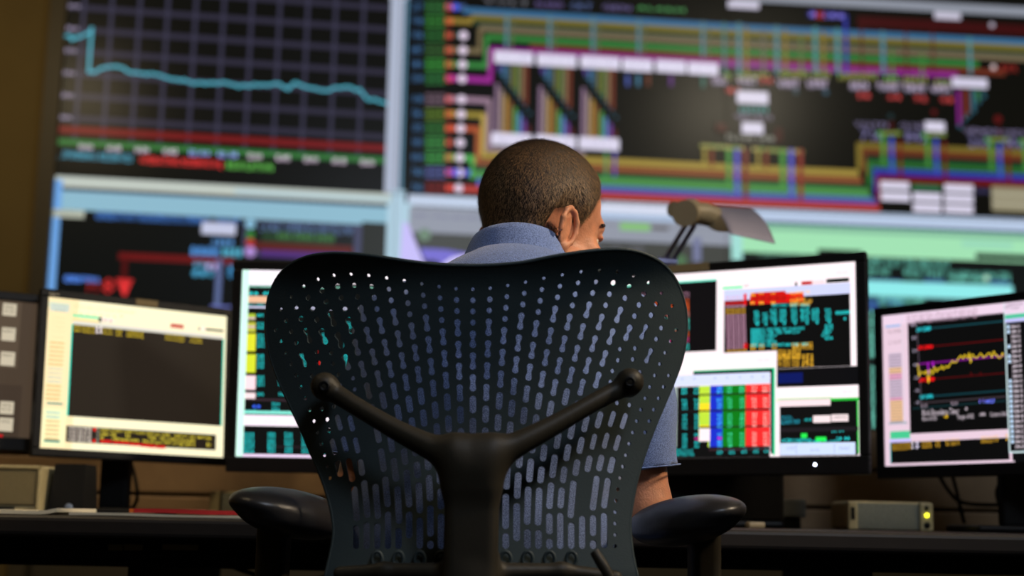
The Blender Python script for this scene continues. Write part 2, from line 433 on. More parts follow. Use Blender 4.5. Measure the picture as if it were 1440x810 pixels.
W.T(82,211,186,228,'. SPINNING RESERVES',(60,160,190),1.6); W.T(196,219,313,236,'OPERATING RESERVE RQ',(215,22,22),2.2); W.T(319,226,383,241,'REGULATION',(90,190,60),1.7)
# --- window borders between the rows and the tall divider
W.B(551,-120,575,0,(172,180,205)); W.V(563,-100,272,20,(176,186,210)); W.V(576,-100,272,3,(90,150,180))
W.H(60,553,72,254,15,(196,206,196)); W.H(574,1560,575,281,16,(196,212,238))
W.H(62,548,66,266.5,1.6,(60,80,150))
W.H(60,548,66,280,26,(140,192,214)); W.B(330,266,548,284,(175,205,215))
# --- one-line diagram (upper right)
BANDS=[(15.5,(52,112,158),1600),(24,(122,108,22),1600),(32,(24,60,44),1600),(39,(118,104,76),1600),(51,(40,128,48),1375),(61.5,(112,44,22),1412),(68.5,(140,20,140),1346)]
xs0=[650,664,640,674,683,745,690]
for (y,c,xe),x0 in zip(BANDS,xs0): W.H(x0,xe,700,y+2,9 if y!=32 else 6,c)
rows=[(10,(60,90,140)),(30,(150,125,30)),(50,(24,64,48)),(71,(120,105,70)),(91,(46,140,56)),(111,(170,25,160)),(140,(160,125,150)),(161,(160,140,30)),(181,(190,80,25)),(201,(24,64,48)),(222,(70,180,70)),(243,(80,80,220)),(265,(190,35,28))]
for k,(y,c) in enumerate(rows):
    lf=[655,664,656,678,686,692,690,682,674,656,668,676,700][k]
    W.H(628,lf,650,y,8,c)
    cells=[(60,150,70),(60,170,60),(50,140,60),(70,130,60),(60,190,60),(50,150,70),(150,120,140),(120,160,30),(60,150,60),(70,190,80),(70,200,80),(110,120,200),(160,30,24)][k]
    for r in range(3):
        for q_ in range(3):
            W.B(599+q_*9.5,y-8+r*6,606+q_*9.5,y-4+r*6,cells,.62)
    W.T(579,y-7,594,y+5,'%s'%rnum(3),(60,110,160),1.3); W.T(626,y-6,636,y+5,'X8',(215,60,30),2.0)
    if k>1: W.D(653-k*.65,y,6.3,(235,215,240))
    if k in (0,11): W.D(641,y,5,(80,100,255))
W.V(663,24,30,6,(150,125,30)); W.V(675,40,72,6,(120,105,70)); W.V(684,52,92,6,(46,140,56)); W.V(690,68,112,7,(160,22,150))
W.V(688,140,213,7,(150,120,140)); W.V(680,161,222,7,(190,160,60)); W.V(672,181,231,6,(180,90,30)); W.V(665,222,252,6,(70,180,70)); W.V(674,243,262,5,(90,110,220))
LOW=[(219,(165,140,40),10),(229.5,(150,82,38),8),(238,(28,60,40),6),(246,(66,146,62),11),(254,(80,160,170),3),(259,(80,74,170),8),(268,(190,50,36),9)]
for (y,c,t),x0 in zip(LOW,(680,672,665,665,674,674,650)): W.H(x0,1207+LOW.index((y,c,t))*5,690,y,t,c)
HI=[(205.5,(122,104,22),9),(214,(112,48,18),8),(222,(18,48,34),6),(230,(30,104,36),9),(237,(60,120,150),2),(242,(42,42,168),8),(251,(112,8,10),9)]
for i,((y,c,t),xl) in enumerate(zip(HI,(1205,1213,1217,1219,1226,1228,1232))):
    W.H(xl,1600,1240,y,t,c)
    if i!=2: W.V(xl+3,y-2,[238,246,0,262,268,274,284][i],[8,5,0,7,3,5,7][i],c,1.15)
W.H(690,822,700,211,5,(165,140,150))
W.V(688,140,213,7,(150,120,140))
for x,y in ((713,20),(773,22),(834,24),(898,27),(988,31)): W.V(x,y,y+50,5,(82,124,140)); W.V(x+7,y+8,y+50,4,(92,98,70))
for x,y0,w_,c in ((1018,32,5,(70,120,120)),(1039,32,6,(80,130,140)),(1049,38,5,(130,110,30)),(1073,42,5,(100,96,80)),(1092,36,6,(80,130,140)),(1104,42,5,(130,110,30)),(1126,48,5,(90,110,60)),(1146,38,6,(70,140,140)),(1157,44,5,(130,110,30)),(1177,40,6,(70,140,150)),(1189,22,5,(60,70,220)),(1211,30,3,(90,22,22)),(1241,44,6,(70,130,150)),(1254,70,4,(60,130,50)),(1273,35,3,(90,22,22)),(1296,76,4,(60,130,50)),(1311,40,3,(90,22,22)),(1363,52,5,(70,140,150))):
    W.V(x,y0,104,w_,c)
for g,(bx,ty,by) in enumerate(((697,74,188),(758,78,191),(818,80,194))):
    cu_=[(90,60,150),(60,110,150),(58,90,110),(110,106,30),(90,120,60),(130,110,76),(118,52,32)]
    cl_=[(140,110,140),(150,130,120),(170,130,40),(130,80,36),(70,150,66),(80,130,190),(110,60,150),(90,30,30)]
    for i,c in enumerate(cu_): W.V(bx+5+i*6.4,ty+18,ty+26+i*8.0,5,c)
    for i,c in enumerate(cl_): W.V(bx+2+i*6.3,ty+44+i*8.4,by+2,5,c)
    for i in range(8): W.D(bx+6+i*6.0,ty+30+i*8,2.2,(46,90,110))
    for xx,c in ((bx+34,(70,150,90)),(bx+46,(90,80,180))):
        if g: W.V(xx,by+20,250,4,c)
WB=(222,216,240)
for x0,y0,x1,y1 in ((695,72,749,92),(755,76,810,96),(816,79,871,99),(875,83,917,102),(922,85,964,104),(967,88,1009,107),(691,187,747,207),(753,190,809,210),(814,193,870,213)):
    W.B(x0,y0,x1,y1,WB,1.1); W.T(x0+5,y0+7,x1-5,y1-6,rwords(2),(140,135,175))
for x,y,c in ((882,106,(70,90,170)),(897,106,(60,120,150)),(911,106,(110,60,44)),(943,106,(100,50,130)),(988,108,(50,110,100))): W.V(x,y,y+16,5,c)
CL=[(1018,100,1026,118,'O'),(1036,100,1082,118,'y'),(1096,97,1138,113,'y'),(1142,98,1168,112,'y'),(1178,100,1234,114,'y'),(1243,104,1263,116,'g'),(1270,105,1305,118,'y'),(1314,109,1336,121,'y')]
for (x0,y0,x1,y1,k) in CL:
    n=max(2,int((x1-x0)/6))
    for j in range(n): W.D(x0+3+j*(x1-x0)/n,y0+5,2.6,random.choice([(120,150,50),(150,150,50),(90,150,60)]) if k!='g' else (60,190,60)); W.T(x0+j*(x1-x0)/n,y0+7,x0+5+j*(x1-x0)/n,y0+13,'8',(150,150,60),1.2)
for x0,y0,w_ in ((1000,108,22),(1036,107,28),(1092,111,32),(1134,111,30),(1194,114,28),(1233,115,32),(1268,117,33),(1308,118,30)):
    W.T(x0,y0,x0+w_,y0+11,rwords(1)[:5],(190,170,200),1.5); W.T(x0+2,y0+5,x0+w_-2,y0+14,rnum(4),(170,160,190),1.2)
for x0,y0 in ((1018,122),(1066,108),(1203,129),(1246,131),(1283,133),(1320,135)): W.B(x0,y0,x0+22,y0+11,(62,10,12)); W.T(x0+2,y0+1,x0+20,y0+10,rnum(2),(200,60,60),1.6)
W.D(1119,129,4,(50,80,90)); W.D(1161,130,4,(50,90,110)); W.D(1252,164,4,(30,56,60)); W.D(1313,158,4,(100,14,20)); W.D(1403,168,6,(100,12,14))
W.B(1036,128,1080,147,WB); W.B(1043,172,1073,189,WB)
for j in range(6): W.V(1042+j*7,150,159,4,(60,140,140))
W.T(1032,160,1086,169,rwords(2),(150,140,170),1.3); W.T(1020,189,1096,200,rwords(2),(150,150,140),1.5); W.B(1006,174,1022,186,(66,18,18)); W.B(1090,180,1100,200,(60,14,14))
for j in range(26):
    if j in (11,12): continue
    W.D(987+j*5.6,206+j*.32,3.3,random.choice([(150,150,70),(120,150,70),(170,160,90)]))
for x,c,y1 in ((990,(160,140,40),234),(1000,(130,60,30),236),(1024,(70,150,60),264),(1036,(90,90,200),274),(1048,(120,50,40),280),(1066,(150,130,40),240),(1077,(130,60,30),238),(1100,(70,150,60),264),(1112,(90,90,200),276),(1125,(140,50,40),282)): W.V(x,210,y1,5 if y1<250 else 7,c)
W.B(1338,109,1388,125,WB); W.T(1343,113,1383,121,'STATION',(130,130,170))
for x,c,y1 in ((1347,(140,22,140),178),(1354,(110,40,26),168),(1360,(110,40,26),162),(1367,(50,110,130),156),(1374,(50,120,60),144),(1381,(40,80,90),136)): W.V(x,127,y1,5,c); W.D(x+2,y1,3,(40,100,120))
for dx,dy in ((0,0),(62.5,2),(151.5,9),(199,11)):
    W.T(1202+dx,171+dy,1248+dx,180+dy,rwords(1)[:5]+rnum(2),(130,120,160),1.5); W.T(1209+dx,181+dy,1240+dx,199+dy,rnum(3),(110,104,150),1.5)
    for j in range(6): W.D(1236+dx+j*5.6,188+dy,3.4,(120,140,60) if j else (60,160,50))
    W.V(1241+dx,190+dy,233+dy*.8,6,(60,140,50)); W.V(1253+dx,193+dy,243+dy*.8,6,(60,80,190)); W.V(1265+dx,197+dy,250+dy*.8,5,(110,24,18))
    W.B(1250+dx,170+dy,1256+dx,186+dy,(64,12,14))
W.B(1300,171,1328,186,WB)
W.B(1237,255,1278,268,WB);W.B(1238,270,1279,284,WB);W.B(1282,259,1322,269,(40,110,50));W.T(1287,261,1318,267,'NORTH',(60,70,120))
for y in (271,286): W.B(1283,y,1323,y+13.5,WB)
for y in (259,273.5,288): W.B(1327,y,1368,y+13,WB)
W.T(1371,264,1390,273,rnum(4),(80,74,130),1.2); W.B(1393,262,1560,304,(150,142,112)); W.H(1394,1560,1400,274,2,(200,195,170)); W.H(1394,1560,1400,286,2,(200,195,170))
W.B(1040,4,1560,22,(13,13,10)); W.H(1030,1560,1433,17,15,(140,146,160)); W.H(1205,1600,1300,36,17,(62,10,12))
for x0,x1,c in ((680,744,(110,110,120)),(752,790,(100,84,140)),(800,832,(80,100,150)),(845,886,(100,90,140)),(895,962,(70,150,80))): W.T(x0,-1+(x0-680)*.045,x1,9+(x0-680)*.045,rwords(1),c,1.6)
W.B(1023,1,1067,14,WB,.85); W.B(1313,17,1350,29,WB,.8)
W.B(1135,16,1190,28,(34,34,100)); W.T(1137,17,1186,27,'8X88',(140,130,255),1.2); W.B(1146,17,1158,27,(150,20,30)); W.V(1189,22,102,4,(46,54,150))
W.D(1394,36,4,(190,180,200)); W.D(1396,95,4,(230,200,200)); W.T(1404,90,1430,102,'X8X',(150,30,20),1.3)
# --- lower left window
W.B(62,296,545,640,(13,15,14)); W.put(0,ZR-RH,.034,ZR-.02,W.col((104,170,240),1.0))
W.B(71,294,118,307,(190,196,176)); W.T(75,297,112,304,'DISPLAY 8',(90,100,90))
W.T(134,297,336,318,'GENERATION TRANSMISSION SUMMARY - TARGET',(50,110,190),1.9); W.B(284,312,331,331,(200,205,235))
W.T(298,335,328,346,'2888',(70,130,190),2.2); W.T(268,345,306,362,'8888',(60,130,200),2.2); W.T(312,347,340,362,'8888',(60,160,190),2.2); W.T(272,364,298,376,'888',(60,160,200),2.2); W.T(290,366,305,380,'8.8',(190,160,220),2); W.T(270,378,300,390,'880',(50,150,190),2.2); W.T(321,366,327,392,'8',(40,120,170),2)
W.H(167,330,167,360,9.5,(112,8,10)); W.V(176,362,398,7,(84,6,8))
for j in range(12):
    t=j/12; W.B(163+t*11,392+j*2,187-t*11,394.5+j*2,(235,16,20),1.1)
W.T(122,392,136,412,'H',(130,8,10),1.5); W.T(143,390,160,413,'8',(170,10,10),1.8); W.T(90,387,139,398,'GENERATION A',(70,130,230),2.6)
W.V(309,365,432,8,(92,108,158)); W.H(296,325,300,431,2.5,(120,130,220))
W.B(343,308,508,366,(70,72,104)); W.B(347,311,497,361,(22,26,24))
W.T(366,312,496,331,rwords(4),(90,120,170),1.5); W.H(368,470,368,332,15,(34,62,36)); W.T(390,326,470,340,'888 8888 8888',(70,130,60),1.2); W.H(350,496,350,345,11,(96,28,20)); W.H(366,490,366,356,9,(84,44,130))
W.D(352,315,7,(130,190,220)); W.D(352,330,6,(40,130,40)); W.D(352,341,6,(190,40,24)); W.D(352,354,7.5,(180,140,220))
W.B(509,312,543,400,(40,42,36)); W.B(545,284,575,420,(176,214,232)); W.V(560,268,420,20,(176,210,230))
# --- lower centre windows
W.H(575,1030,700,314,36,(150,156,172)); W.T(580,300,700,311,rwords(5),(110,110,150)); W.B(700,294,840,322,(185,190,205)); W.T(846,313,1030,324,rwords(8),(110,112,130)); W.B(872,313,914,325,(130,200,110)); W.B(916,318,940,324,(90,84,80)); W.H(845,1030,845,290,14,(222,228,250)); W.H(840,1030,900,307,6,(170,196,232))
W.B(575,327,1030,700,(72,74,70)); W.T(838,342,905,358,rwords(2),(104,104,116),1.2)
W.D(597,330,9,(110,140,116)); 
pn=panels[3]
def wpoly(pts,c,b=1.0):
    P=[(W.loc(*p)[0]-segs[0][2],W.loc(*p)[1]-pn.o.z) for p in pts]; pn.poly(P,W.col(c,b))
wpoly([(566,312),(574,314),(584,340),(598,374),(600,395),(560,395)],(196,186,250),1.1)
wpoly([(590,349),(625,351),(668,358),(664,376),(640,376),(600,372)],(120,110,220)); wpoly([(636,362),(668,356),(668,392),(610,392),(618,374)],(215,205,255),1.1); wpoly([(594,366),(612,366),(624,374),(600,374)],(40,40,48))
W.V(980,334,368,12,(120,126,164)); W.D(958,366,8,(80,120,80)); W.B(700,380,1030,700,(40,42,42))
# --- lower right green window
W.B(1030,300,1560,700,(18,22,22)); W.H(1030,1560,1100,303,18,(188,208,238)); W.H(1030,1560,1100,314,2,(60,100,160)); W.H(1030,1560,1100,336,42,(160,236,182)); W.H(1030,1560,1100,321,8,(130,196,160)); W.V(1036,318,366,16,(160,230,220))
W.H(1045,1150,1100,359,6,(26,40,36)); W.B(1150,350,1212,362,(12,14,12)); W.B(1212,345,1372,363,(160,236,182)); W.H(1372,1560,1400,361,9,(18,22,22)); W.B(1352,338,1424,350,(150,225,190))
W.T(1068,355,1160,364,rwords(4),(90,150,130),1.5); 
T1=(90,190,170)
W.T(1218,362,1336,378,rwords(5),T1,1.5); W.T(1216,376,1252,388,rwords(2),T1,1.5); W.T(1270,376,1327,391,rnum(4)+' '+rnum(4),T1,1.5); W.T(1334,380,1420,396,rwords(3),T1,1.6); W.T(1336,389,1392,398,rwords(2),T1,1.5); W.D(1387,391,4,(190,230,200))
W.B(1216,392,1268,397,(50,90,150)); W.B(1299,392,1328,399,(50,90,150)); W.B(1392,394,1420,401,(50,90,150))
W.H(1030,1424,1218,405,22,(130,236,236),1.1)
W.T(1217,419,1270,428,rwords(2),(60,130,190),2.2); W.T(1235,417,1300,431,rwords(3),T1,2.2)
W.B(1216,425,1234,436,(50,90,160))
for j in range(19):
    y=438+j*11
    if y in range(500,512) or 598<y<606: continue
    W.T(1221,y,1237,y+9,rnum(2),T1,2.6)
W.B(1210,640,1240,700,(12,16,16))
for c in panels:
    o=mesh_obj('display_panel',c.v,c.f,MWALL,vw,None,c.c)

# ------------------------------------------------------------------ console desk
desk=empty('console_desk',(0,2.7,0)); tag(desk,'long dark control room console desk carrying the row of monitors','desk')
DT=.745
wt=MB(); wt.box((-1.9,2.262,DT-.03),(1.9,3.12,DT),.003); build(wt,'worktop',DESKM,desk)
le=MB(); le.box((-1.9,2.235,DT-.034),(1.9,2.263,DT-.001),.008,seg=3); build(le,'front_edge',EDGE,desk)
for x in (-1.6,-.62,.6,1.6):
    build(MB().box((x-.02,2.45,0),(x+.02,3.05,DT-.03),.003),'support_panel',BLKM,desk)
rail=build(MB().box((-1.9,2.33,DT-.066),(1.9,2.36,DT-.03),.003),'front_rail',BLKM,desk)
tr_=MB(); tr_.box((-1.5,2.44,DT-.085),(.0,2.52,DT-.035),.004); ct=build(tr_,'cable_tray',BLKM,desk)
for x0,x1 in ((152,172),(174,200),(228,278)):
    a=at(x0,765,2.326); b=at(x1,774,2.326); build(MB().box((a.x,2.327,b.z),(b.x,2.3305,a.z),.0008),'label_strip',TAPE,rail)
# under-desk cables
for i,(x,L_,y,dp,lb) in enumerate(((-.86,.30,2.60,.05,'dark cable sagging under the desk at the far left, nearest the photo edge'),(-.60,.42,2.66,.075,'dark cable drooping widely under the desk below the red folder'),(-.36,.26,2.72,.055,'dark cable looping under the desk just left of the chair arm'),(-.74,.38,2.80,.095,'lowest hanging dark cable, under the desk left of the chair'))):
    pts=[]
    for k in range(13):
        t=k/12; pts.append((x+L_*t,y+.01*math.sin(5*t+i),DT-.036-dp*4*t*(1-t)))
    o=build(MB().tube(pts,.0045,8),'power_cable',CABLE); tag(o,lb,'cable','cables hanging under the desk')

# slat wall behind the desk
sw=MB()
for k in range(3):
    z0=.712+k*.083; sw.box((-1.9,3.17,z0),(1.9,3.19,z0+.076),.004)
    sw.box((-1.9,3.19,z0-.01),(1.9,3.2,z0+.086))
for x in (-1.85,1.8): sw.box((x,3.2,0),(x+.05,3.24,.95))
o=build(sw,'slatwall_screen',SLAT); tag(o,'tan slatwall screen with horizontal grooves standing behind the console desk','slatwall')

# ------------------------------------------------------------------ monitors
def frame_axes(a,b,c):
    a,b,c=[math.radians(q) for q in (a,b,c)]
    return (Matrix.Rotation(a,3,'Z')@Matrix.Rotation(b,3,'X')@Matrix.Rotation(c,3,'Y'))
def monitor(name,label,pos,ytr,w_,h_,bz,fill,logo=None,led=None,stand_dx=0.0,stand_w=.05,group=None,bzb=None,cat='monitor',col_y=.09):
    R3=frame_axes(*ytr); pos=Vector(pos); M4=R3.to_4x4(); M4.translation=pos
    root=empty(name,(pos.x,pos.y+.1,DT)); tag(root,label,cat,group)
    bzb=bzb or bz; H=h_/2; Wd=w_/2
    cs=MB(); 
    for lo,hi in (((-Wd-bz,-.006,H),(Wd+bz,.012,H+bz)),((-Wd-bz,-.006,-H-bzb),(Wd+bz,.012,-H)),((-Wd-bz,-.006,-H),(-Wd,.012,H)),((Wd,-.006,-H),(Wd+bz,.012,H))): cs.box(lo,hi,.0022,M4)
    build(cs,'bezel',BLK,root)
    bk=MB(); bk.box((-Wd-bz+.002,.006,-H-bzb+.002),(Wd+bz-.002,.03,H+bz-.002),.005,M4); bk.box((-Wd*.6,.028,-H*.6),(Wd*.6,.06,H*.6),.012,M4); build(bk,'rear_shell',BLKM,root)
    c=Content(pos+R3@Vector((0,-.0008,0)),R3@Vector((1,0,0)),R3@Vector((0,0,1)),.00001); c.lim=(-Wd,Wd,-H,H)
    fill(c); mesh_obj('screen',c.v,c.f,MSCR,root,None,c.c)
    # stand
    p=R3@Vector((stand_dx,.05,0))+pos
    stn=MB(); stn.box((p.x-stand_w/2,p.y-.0,DT+.012),(p.x+stand_w/2,p.y+.035,p.z+.02),.006); build(stn,'stand_column',BLKM,root)
    build(MB().box((p.x-.11,p.y-.1,DT),(p.x+.11,p.y+.10,DT+.014),.006,seg=3),'stand_base',BLK,root)
    if logo:
        st,u0,v0,u1,v1=logo; lg=Content(pos+R3@Vector((0,-.0064,0)),R3@Vector((1,0,0)),R3@Vector((0,0,1)),.0001); lg.text(u0,v0,u1,v1,st,(1,1,1)); mesh_obj('maker_mark',lg.v,lg.f,PAPER,root)
    if led:
        u,v,m_=led; Mb=M4@Matrix.Translation((u,-.006,v))@Matrix.Rotation(math.radians(90),4,'X'); build(MB().lathe([(.0022,0),(.0022,.001),(.0012,.0016)],12,Mb),'power_light',m_,root)
    return root,R3,pos
LEDW=emis('white_power_led',(225,235,255),14); LEDY=emis('yellow_power_led',(240,240,40),5)
def rows_text(c,x0,y0,x1,y1,n,segs_,colr,slope=0.0,b=1.6,fs='w'):
    """n rows of words between photo corners; segs_ = list of (f0,f1) spans along each row"""
    for i in range(n):
        ya=y0+(y1-y0)*i/n; yb=y0+(y1-y0)*(i+.82)/n
        for (f0,f1) in segs_:
            xa=x0+(x1-x0)*f0; xb=x0+(x1-x0)*f1; k=max(2,int((xb-xa)/3.3))
            st=rnum(k) if fs=='n' else (rwords(6)[:k])
            c.T(xa,ya+slope*(xa-x0),xb,yb+slope*(xa-x0),st.strip() or 'X8',colr,b)
# left monitor
def fillA(c):
    K=(255,240,190)
    c.R(60,400,330,660,(255,246,205)); c.R(60,400,100,640,(255,232,180)); s=.098
    c.R(69,423,98,434.5,(226,228,190)); c.R(71,426,97,439.5,(205,215,200)); c.T(76,429,93,432,'88-88-8888',(130,150,140)); c.T(77,435,92,438.5,'88:88:88',(110,130,130))
    for y in (446,452,458,464,473,480): c.T(75-(y-446)*.08,y,90,y+2.6,rwords(1),(200,180,110))
    for i in range(14):
        y=480+i*6.05; x=70-i*.5; k=(240,200,130) if i not in (6,7,8,9) else (220,220,190); c.R(x,y,x+21,y+4.4,k); c.T(x+1,y+1,x+random.choice((14,17,19)),y+3.6,rwords(2)[:9],(150,110,60) if i not in(8,9) else (60,120,150),1)
    c.R(66,565.5,88,569.5,(30,130,120)); c.R(61,574,90,628,(244,244,190))
    for i in range(7):
        y=578+i*6.1; x=65-i*.4; c.R(x,y,x+20,y+4.4,(240,205,140) if i>1 else (200,225,200)); c.T(x+1,y+1,x+16,y+3.6,rwords(2)[:8],(150,110,60) if i>1 else (60,110,120),1)
    c.R(62,618,84,622.5,(30,130,120))
    c.T(104,427,150,431,'OPERATIONS LOG VIEWER',(215,200,150)); c.T(104,433,190,438,'FILE EDIT VIEW TOOLS OPTIONS WINDOW HELP',(225,210,150))
    for i in range(7): c.D(105+i*9.3,440.5+i*.9,.0015,(210,200,110))
    c.R(102,441.5,139,449,(130,230,170)); c.R(102,447,139,455,(250,225,150)); c.R(139,446,143,453,(20,20,18)); c.R(143,446,160,454.5,(250,235,220)); c.T(145,448,150,453,'0',(190,120,110)); c.T(153,449,158,454,'0',(190,120,110)); c.T(169,442,173,446,'x',(120,120,60))
    c.R(240,455,258,462.5,(190,25,25)); c.T(242,457,256,461.5,'8-8-8',(255,190,160)); c.R(279,460,281,464.5,(20,25,15)); c.R(289,461.5,314,467,(50,42,28)); c.R(282,459,289,466,(255,240,220))
    a=c.uv(102.5,456)[0]; b_=c.uv(313.5,476)[0]; zt=c.uv(102.5,456.0)[1]; zb=c.uv(95.5,585)[1]
    gl=tuple(lin((40,220,190)))
    c.rect(a-.003,zb-.000,b_+.0025,zt+.001,gl); c.rect(a,zb,b_,zt,tuple(q*1.0 for q in lin((38,31,24))))
    c.rect(a,zt,b_,zt+.008,lin((225,220,205)))
    Y=(215,185,35)
    for (x0,x1) in ((103,113.5),(116,120),(122,127),(129,133),(144.5,158),(163,171),(178,186),(187,197),(198,201.5),(232,250),(251.5,259),(267,284)):
        y=457.3+(x0-103)*s; c.T(x0,y,x1,y+4.4,rnum(max(2,int((x1-x0)/2.3))),Y,1.7); c.T(x0-.3,y+5.2,x1-.3,y+9.6,rnum(max(2,int((x1-x0)/2.3))),Y,1.7)
    for x in (134.5,140): c.T(x,459.5,x+3.4,464,'8',(240,225,225),2); c.T(x,464.6,x+3.4,469,'8',(240,225,225),2)
    # log pane
    a2,zt2=c.uv(95.5,598.5); b2=c.uv(303.5,620)[0]; zb2=c.uv(95,621.5)[1]
    c.rect(a2-.003,zb2,b2,zt2,lin((38,30,24)));
    for r in range(4):
        y=599.3+r*5.5; x=97-r*.3; c.T(x,y,x+12,y+4,'Aug26',(235,220,205),1.7)
        for q in range(3): c.T(x+13.3+q*6.5,y+1.2+q*.5,x+18.6+q*6.5,y+5.2+q*.5,rnum(2),(235,220,205),1.7)
        c.T(x+39,y+3,x+42,y+7,'C',(190,190,170),1.6)
        if r in (0,3): c.R(x+34,y+2,x+38,y+7,(225,25,20))
        if r<3: 
            for (x0,x1) in [((141,154),(157,172),(174.5,191),(193,204),(206,216),(218.5,224),(227,240),(245,263),(266,286),(288,296)),((141,151),(155,163),(176,183),(208,222),(224,236),(238,246),(248,254),(256,263),(265,274)),((141,146),(157,168),(170,181),(183,197),(200,208),(211,216),(219,226),(230,240),(243,248),(250,258),(260,274))][r]:
                yy=y+3.6+(x0-141)*s*.78; c.T(x0,yy,x1,yy+4.3,rwords(2)[:max(2,int((x1-x0)/2.4))],(225,205,60),1.7)
        else:
            for (x0,x1) in ((141,156),(158,181),(182,196),(197,208),(208,218),(219,232)):
                yy=y+2.6+(x0-141)*s; c.R(x0,yy,x1,yy+5,(226,26,24)); c.T(x0,yy+.5,x1-1,yy+4.5,rwords(2)[:5],(120,16,16))
    c.T(290,622,297,628,'b',(200,180,60),1.5)
mA,RA,pA=monitor('flat_monitor','squarish black monitor at left showing a big empty black pane on a cream screen',(-.7566,2.8819,1.0184),(32.7,-5.5,.6),.374,.301,.016,fillA,logo=('NEC',-.187,.1525,-.167,.1585),stand_dx=-.02,stand_w=.058)
# centre-left monitor
CY=(40,205,205)
def fillB(c):
    c.R(330,360,770,665,(12,14,14)); c.R(330,370,470,403,(255,246,255)); c.R(470,370,770,404,(255,244,252))
    c.R(330,403,770,409,(150,225,200)); c.R(343,409,770,416,(14,16,16)); c.T(350,410,363,415,'88',CY,1.6); c.T(370,410,380,415,'88',CY,1.6)
    c.R(344,416,376,426,(238,186,150)); c.R(344,426,560,430,(30,110,110)); c.T(345,426,372,430,rwords(2),CY,1.2); c.R(343,430.5,770,440,(225,225,255))
    cols_=[((344,359),(362,371))]
    spans=[(441,450,(175,200,60),(210,170,190)),(453,467,(195,195,70),(215,180,190)),(469,494,(225,225,50),None),(498,524,(215,225,50),None),(528,548,(255,222,228),None),(552,561,(250,225,228),None)]
    for (y0,y1,k,k2) in spans:
        c.R(344.5-(y0-441)*.03,y0,359,y1,k)
        if k2: c.R(344.5,y0+5,359,y0+8,k2)
        n=max(1,int((y1-y0)/5.3))
        for r in range(n):
            for j,x0 in enumerate((361,391,420,452,484,512,540,566)): c.T(x0,y0+r*5.3,x0+10,y0+r*5.3+4.3,rnum(3),CY,1.6)
    c.R(343,563,770,568,(60,44,52)); c.T(355,569,366,574,'88',(50,90,220),2); c.T(382,566,393,571,rnum(3),CY,1.6); c.T(382,573,393,578,rnum(3),CY,1.6); c.T(340,576,360,580,rwords(1),CY,1.4)
    c.R(330,583,770,606,(255,240,252)); c.R(330,581,770,585,(140,245,225)); c.T(370,590,390,596,rnum(3),(225,225,240))
    for i in range(6):
        y=608+i*5
        for j,x0 in enumerate((341,376,400,424,455,486,515,545)): c.T(x0,y,x0+(16 if j==0 else 11),y+4.2,rnum(4 if j==0 else 3),CY,1.6)
    c.R(382,629,770,634,(40,30,36))
    c.R(330,638,770,650,(250,225,255)); c.R(330,370,341,650,(215,255,240)); c.R(449,490,452,520,(200,20,20))
mB,_,_=monitor('widescreen_monitor','black widescreen monitor half hidden behind the chair back, beside the squarish monitor',(-.2422,2.764,1.0446),(-.4,3.5,-.1),.575,.364,.018,fillB,bzb=.03,stand_w=.07)
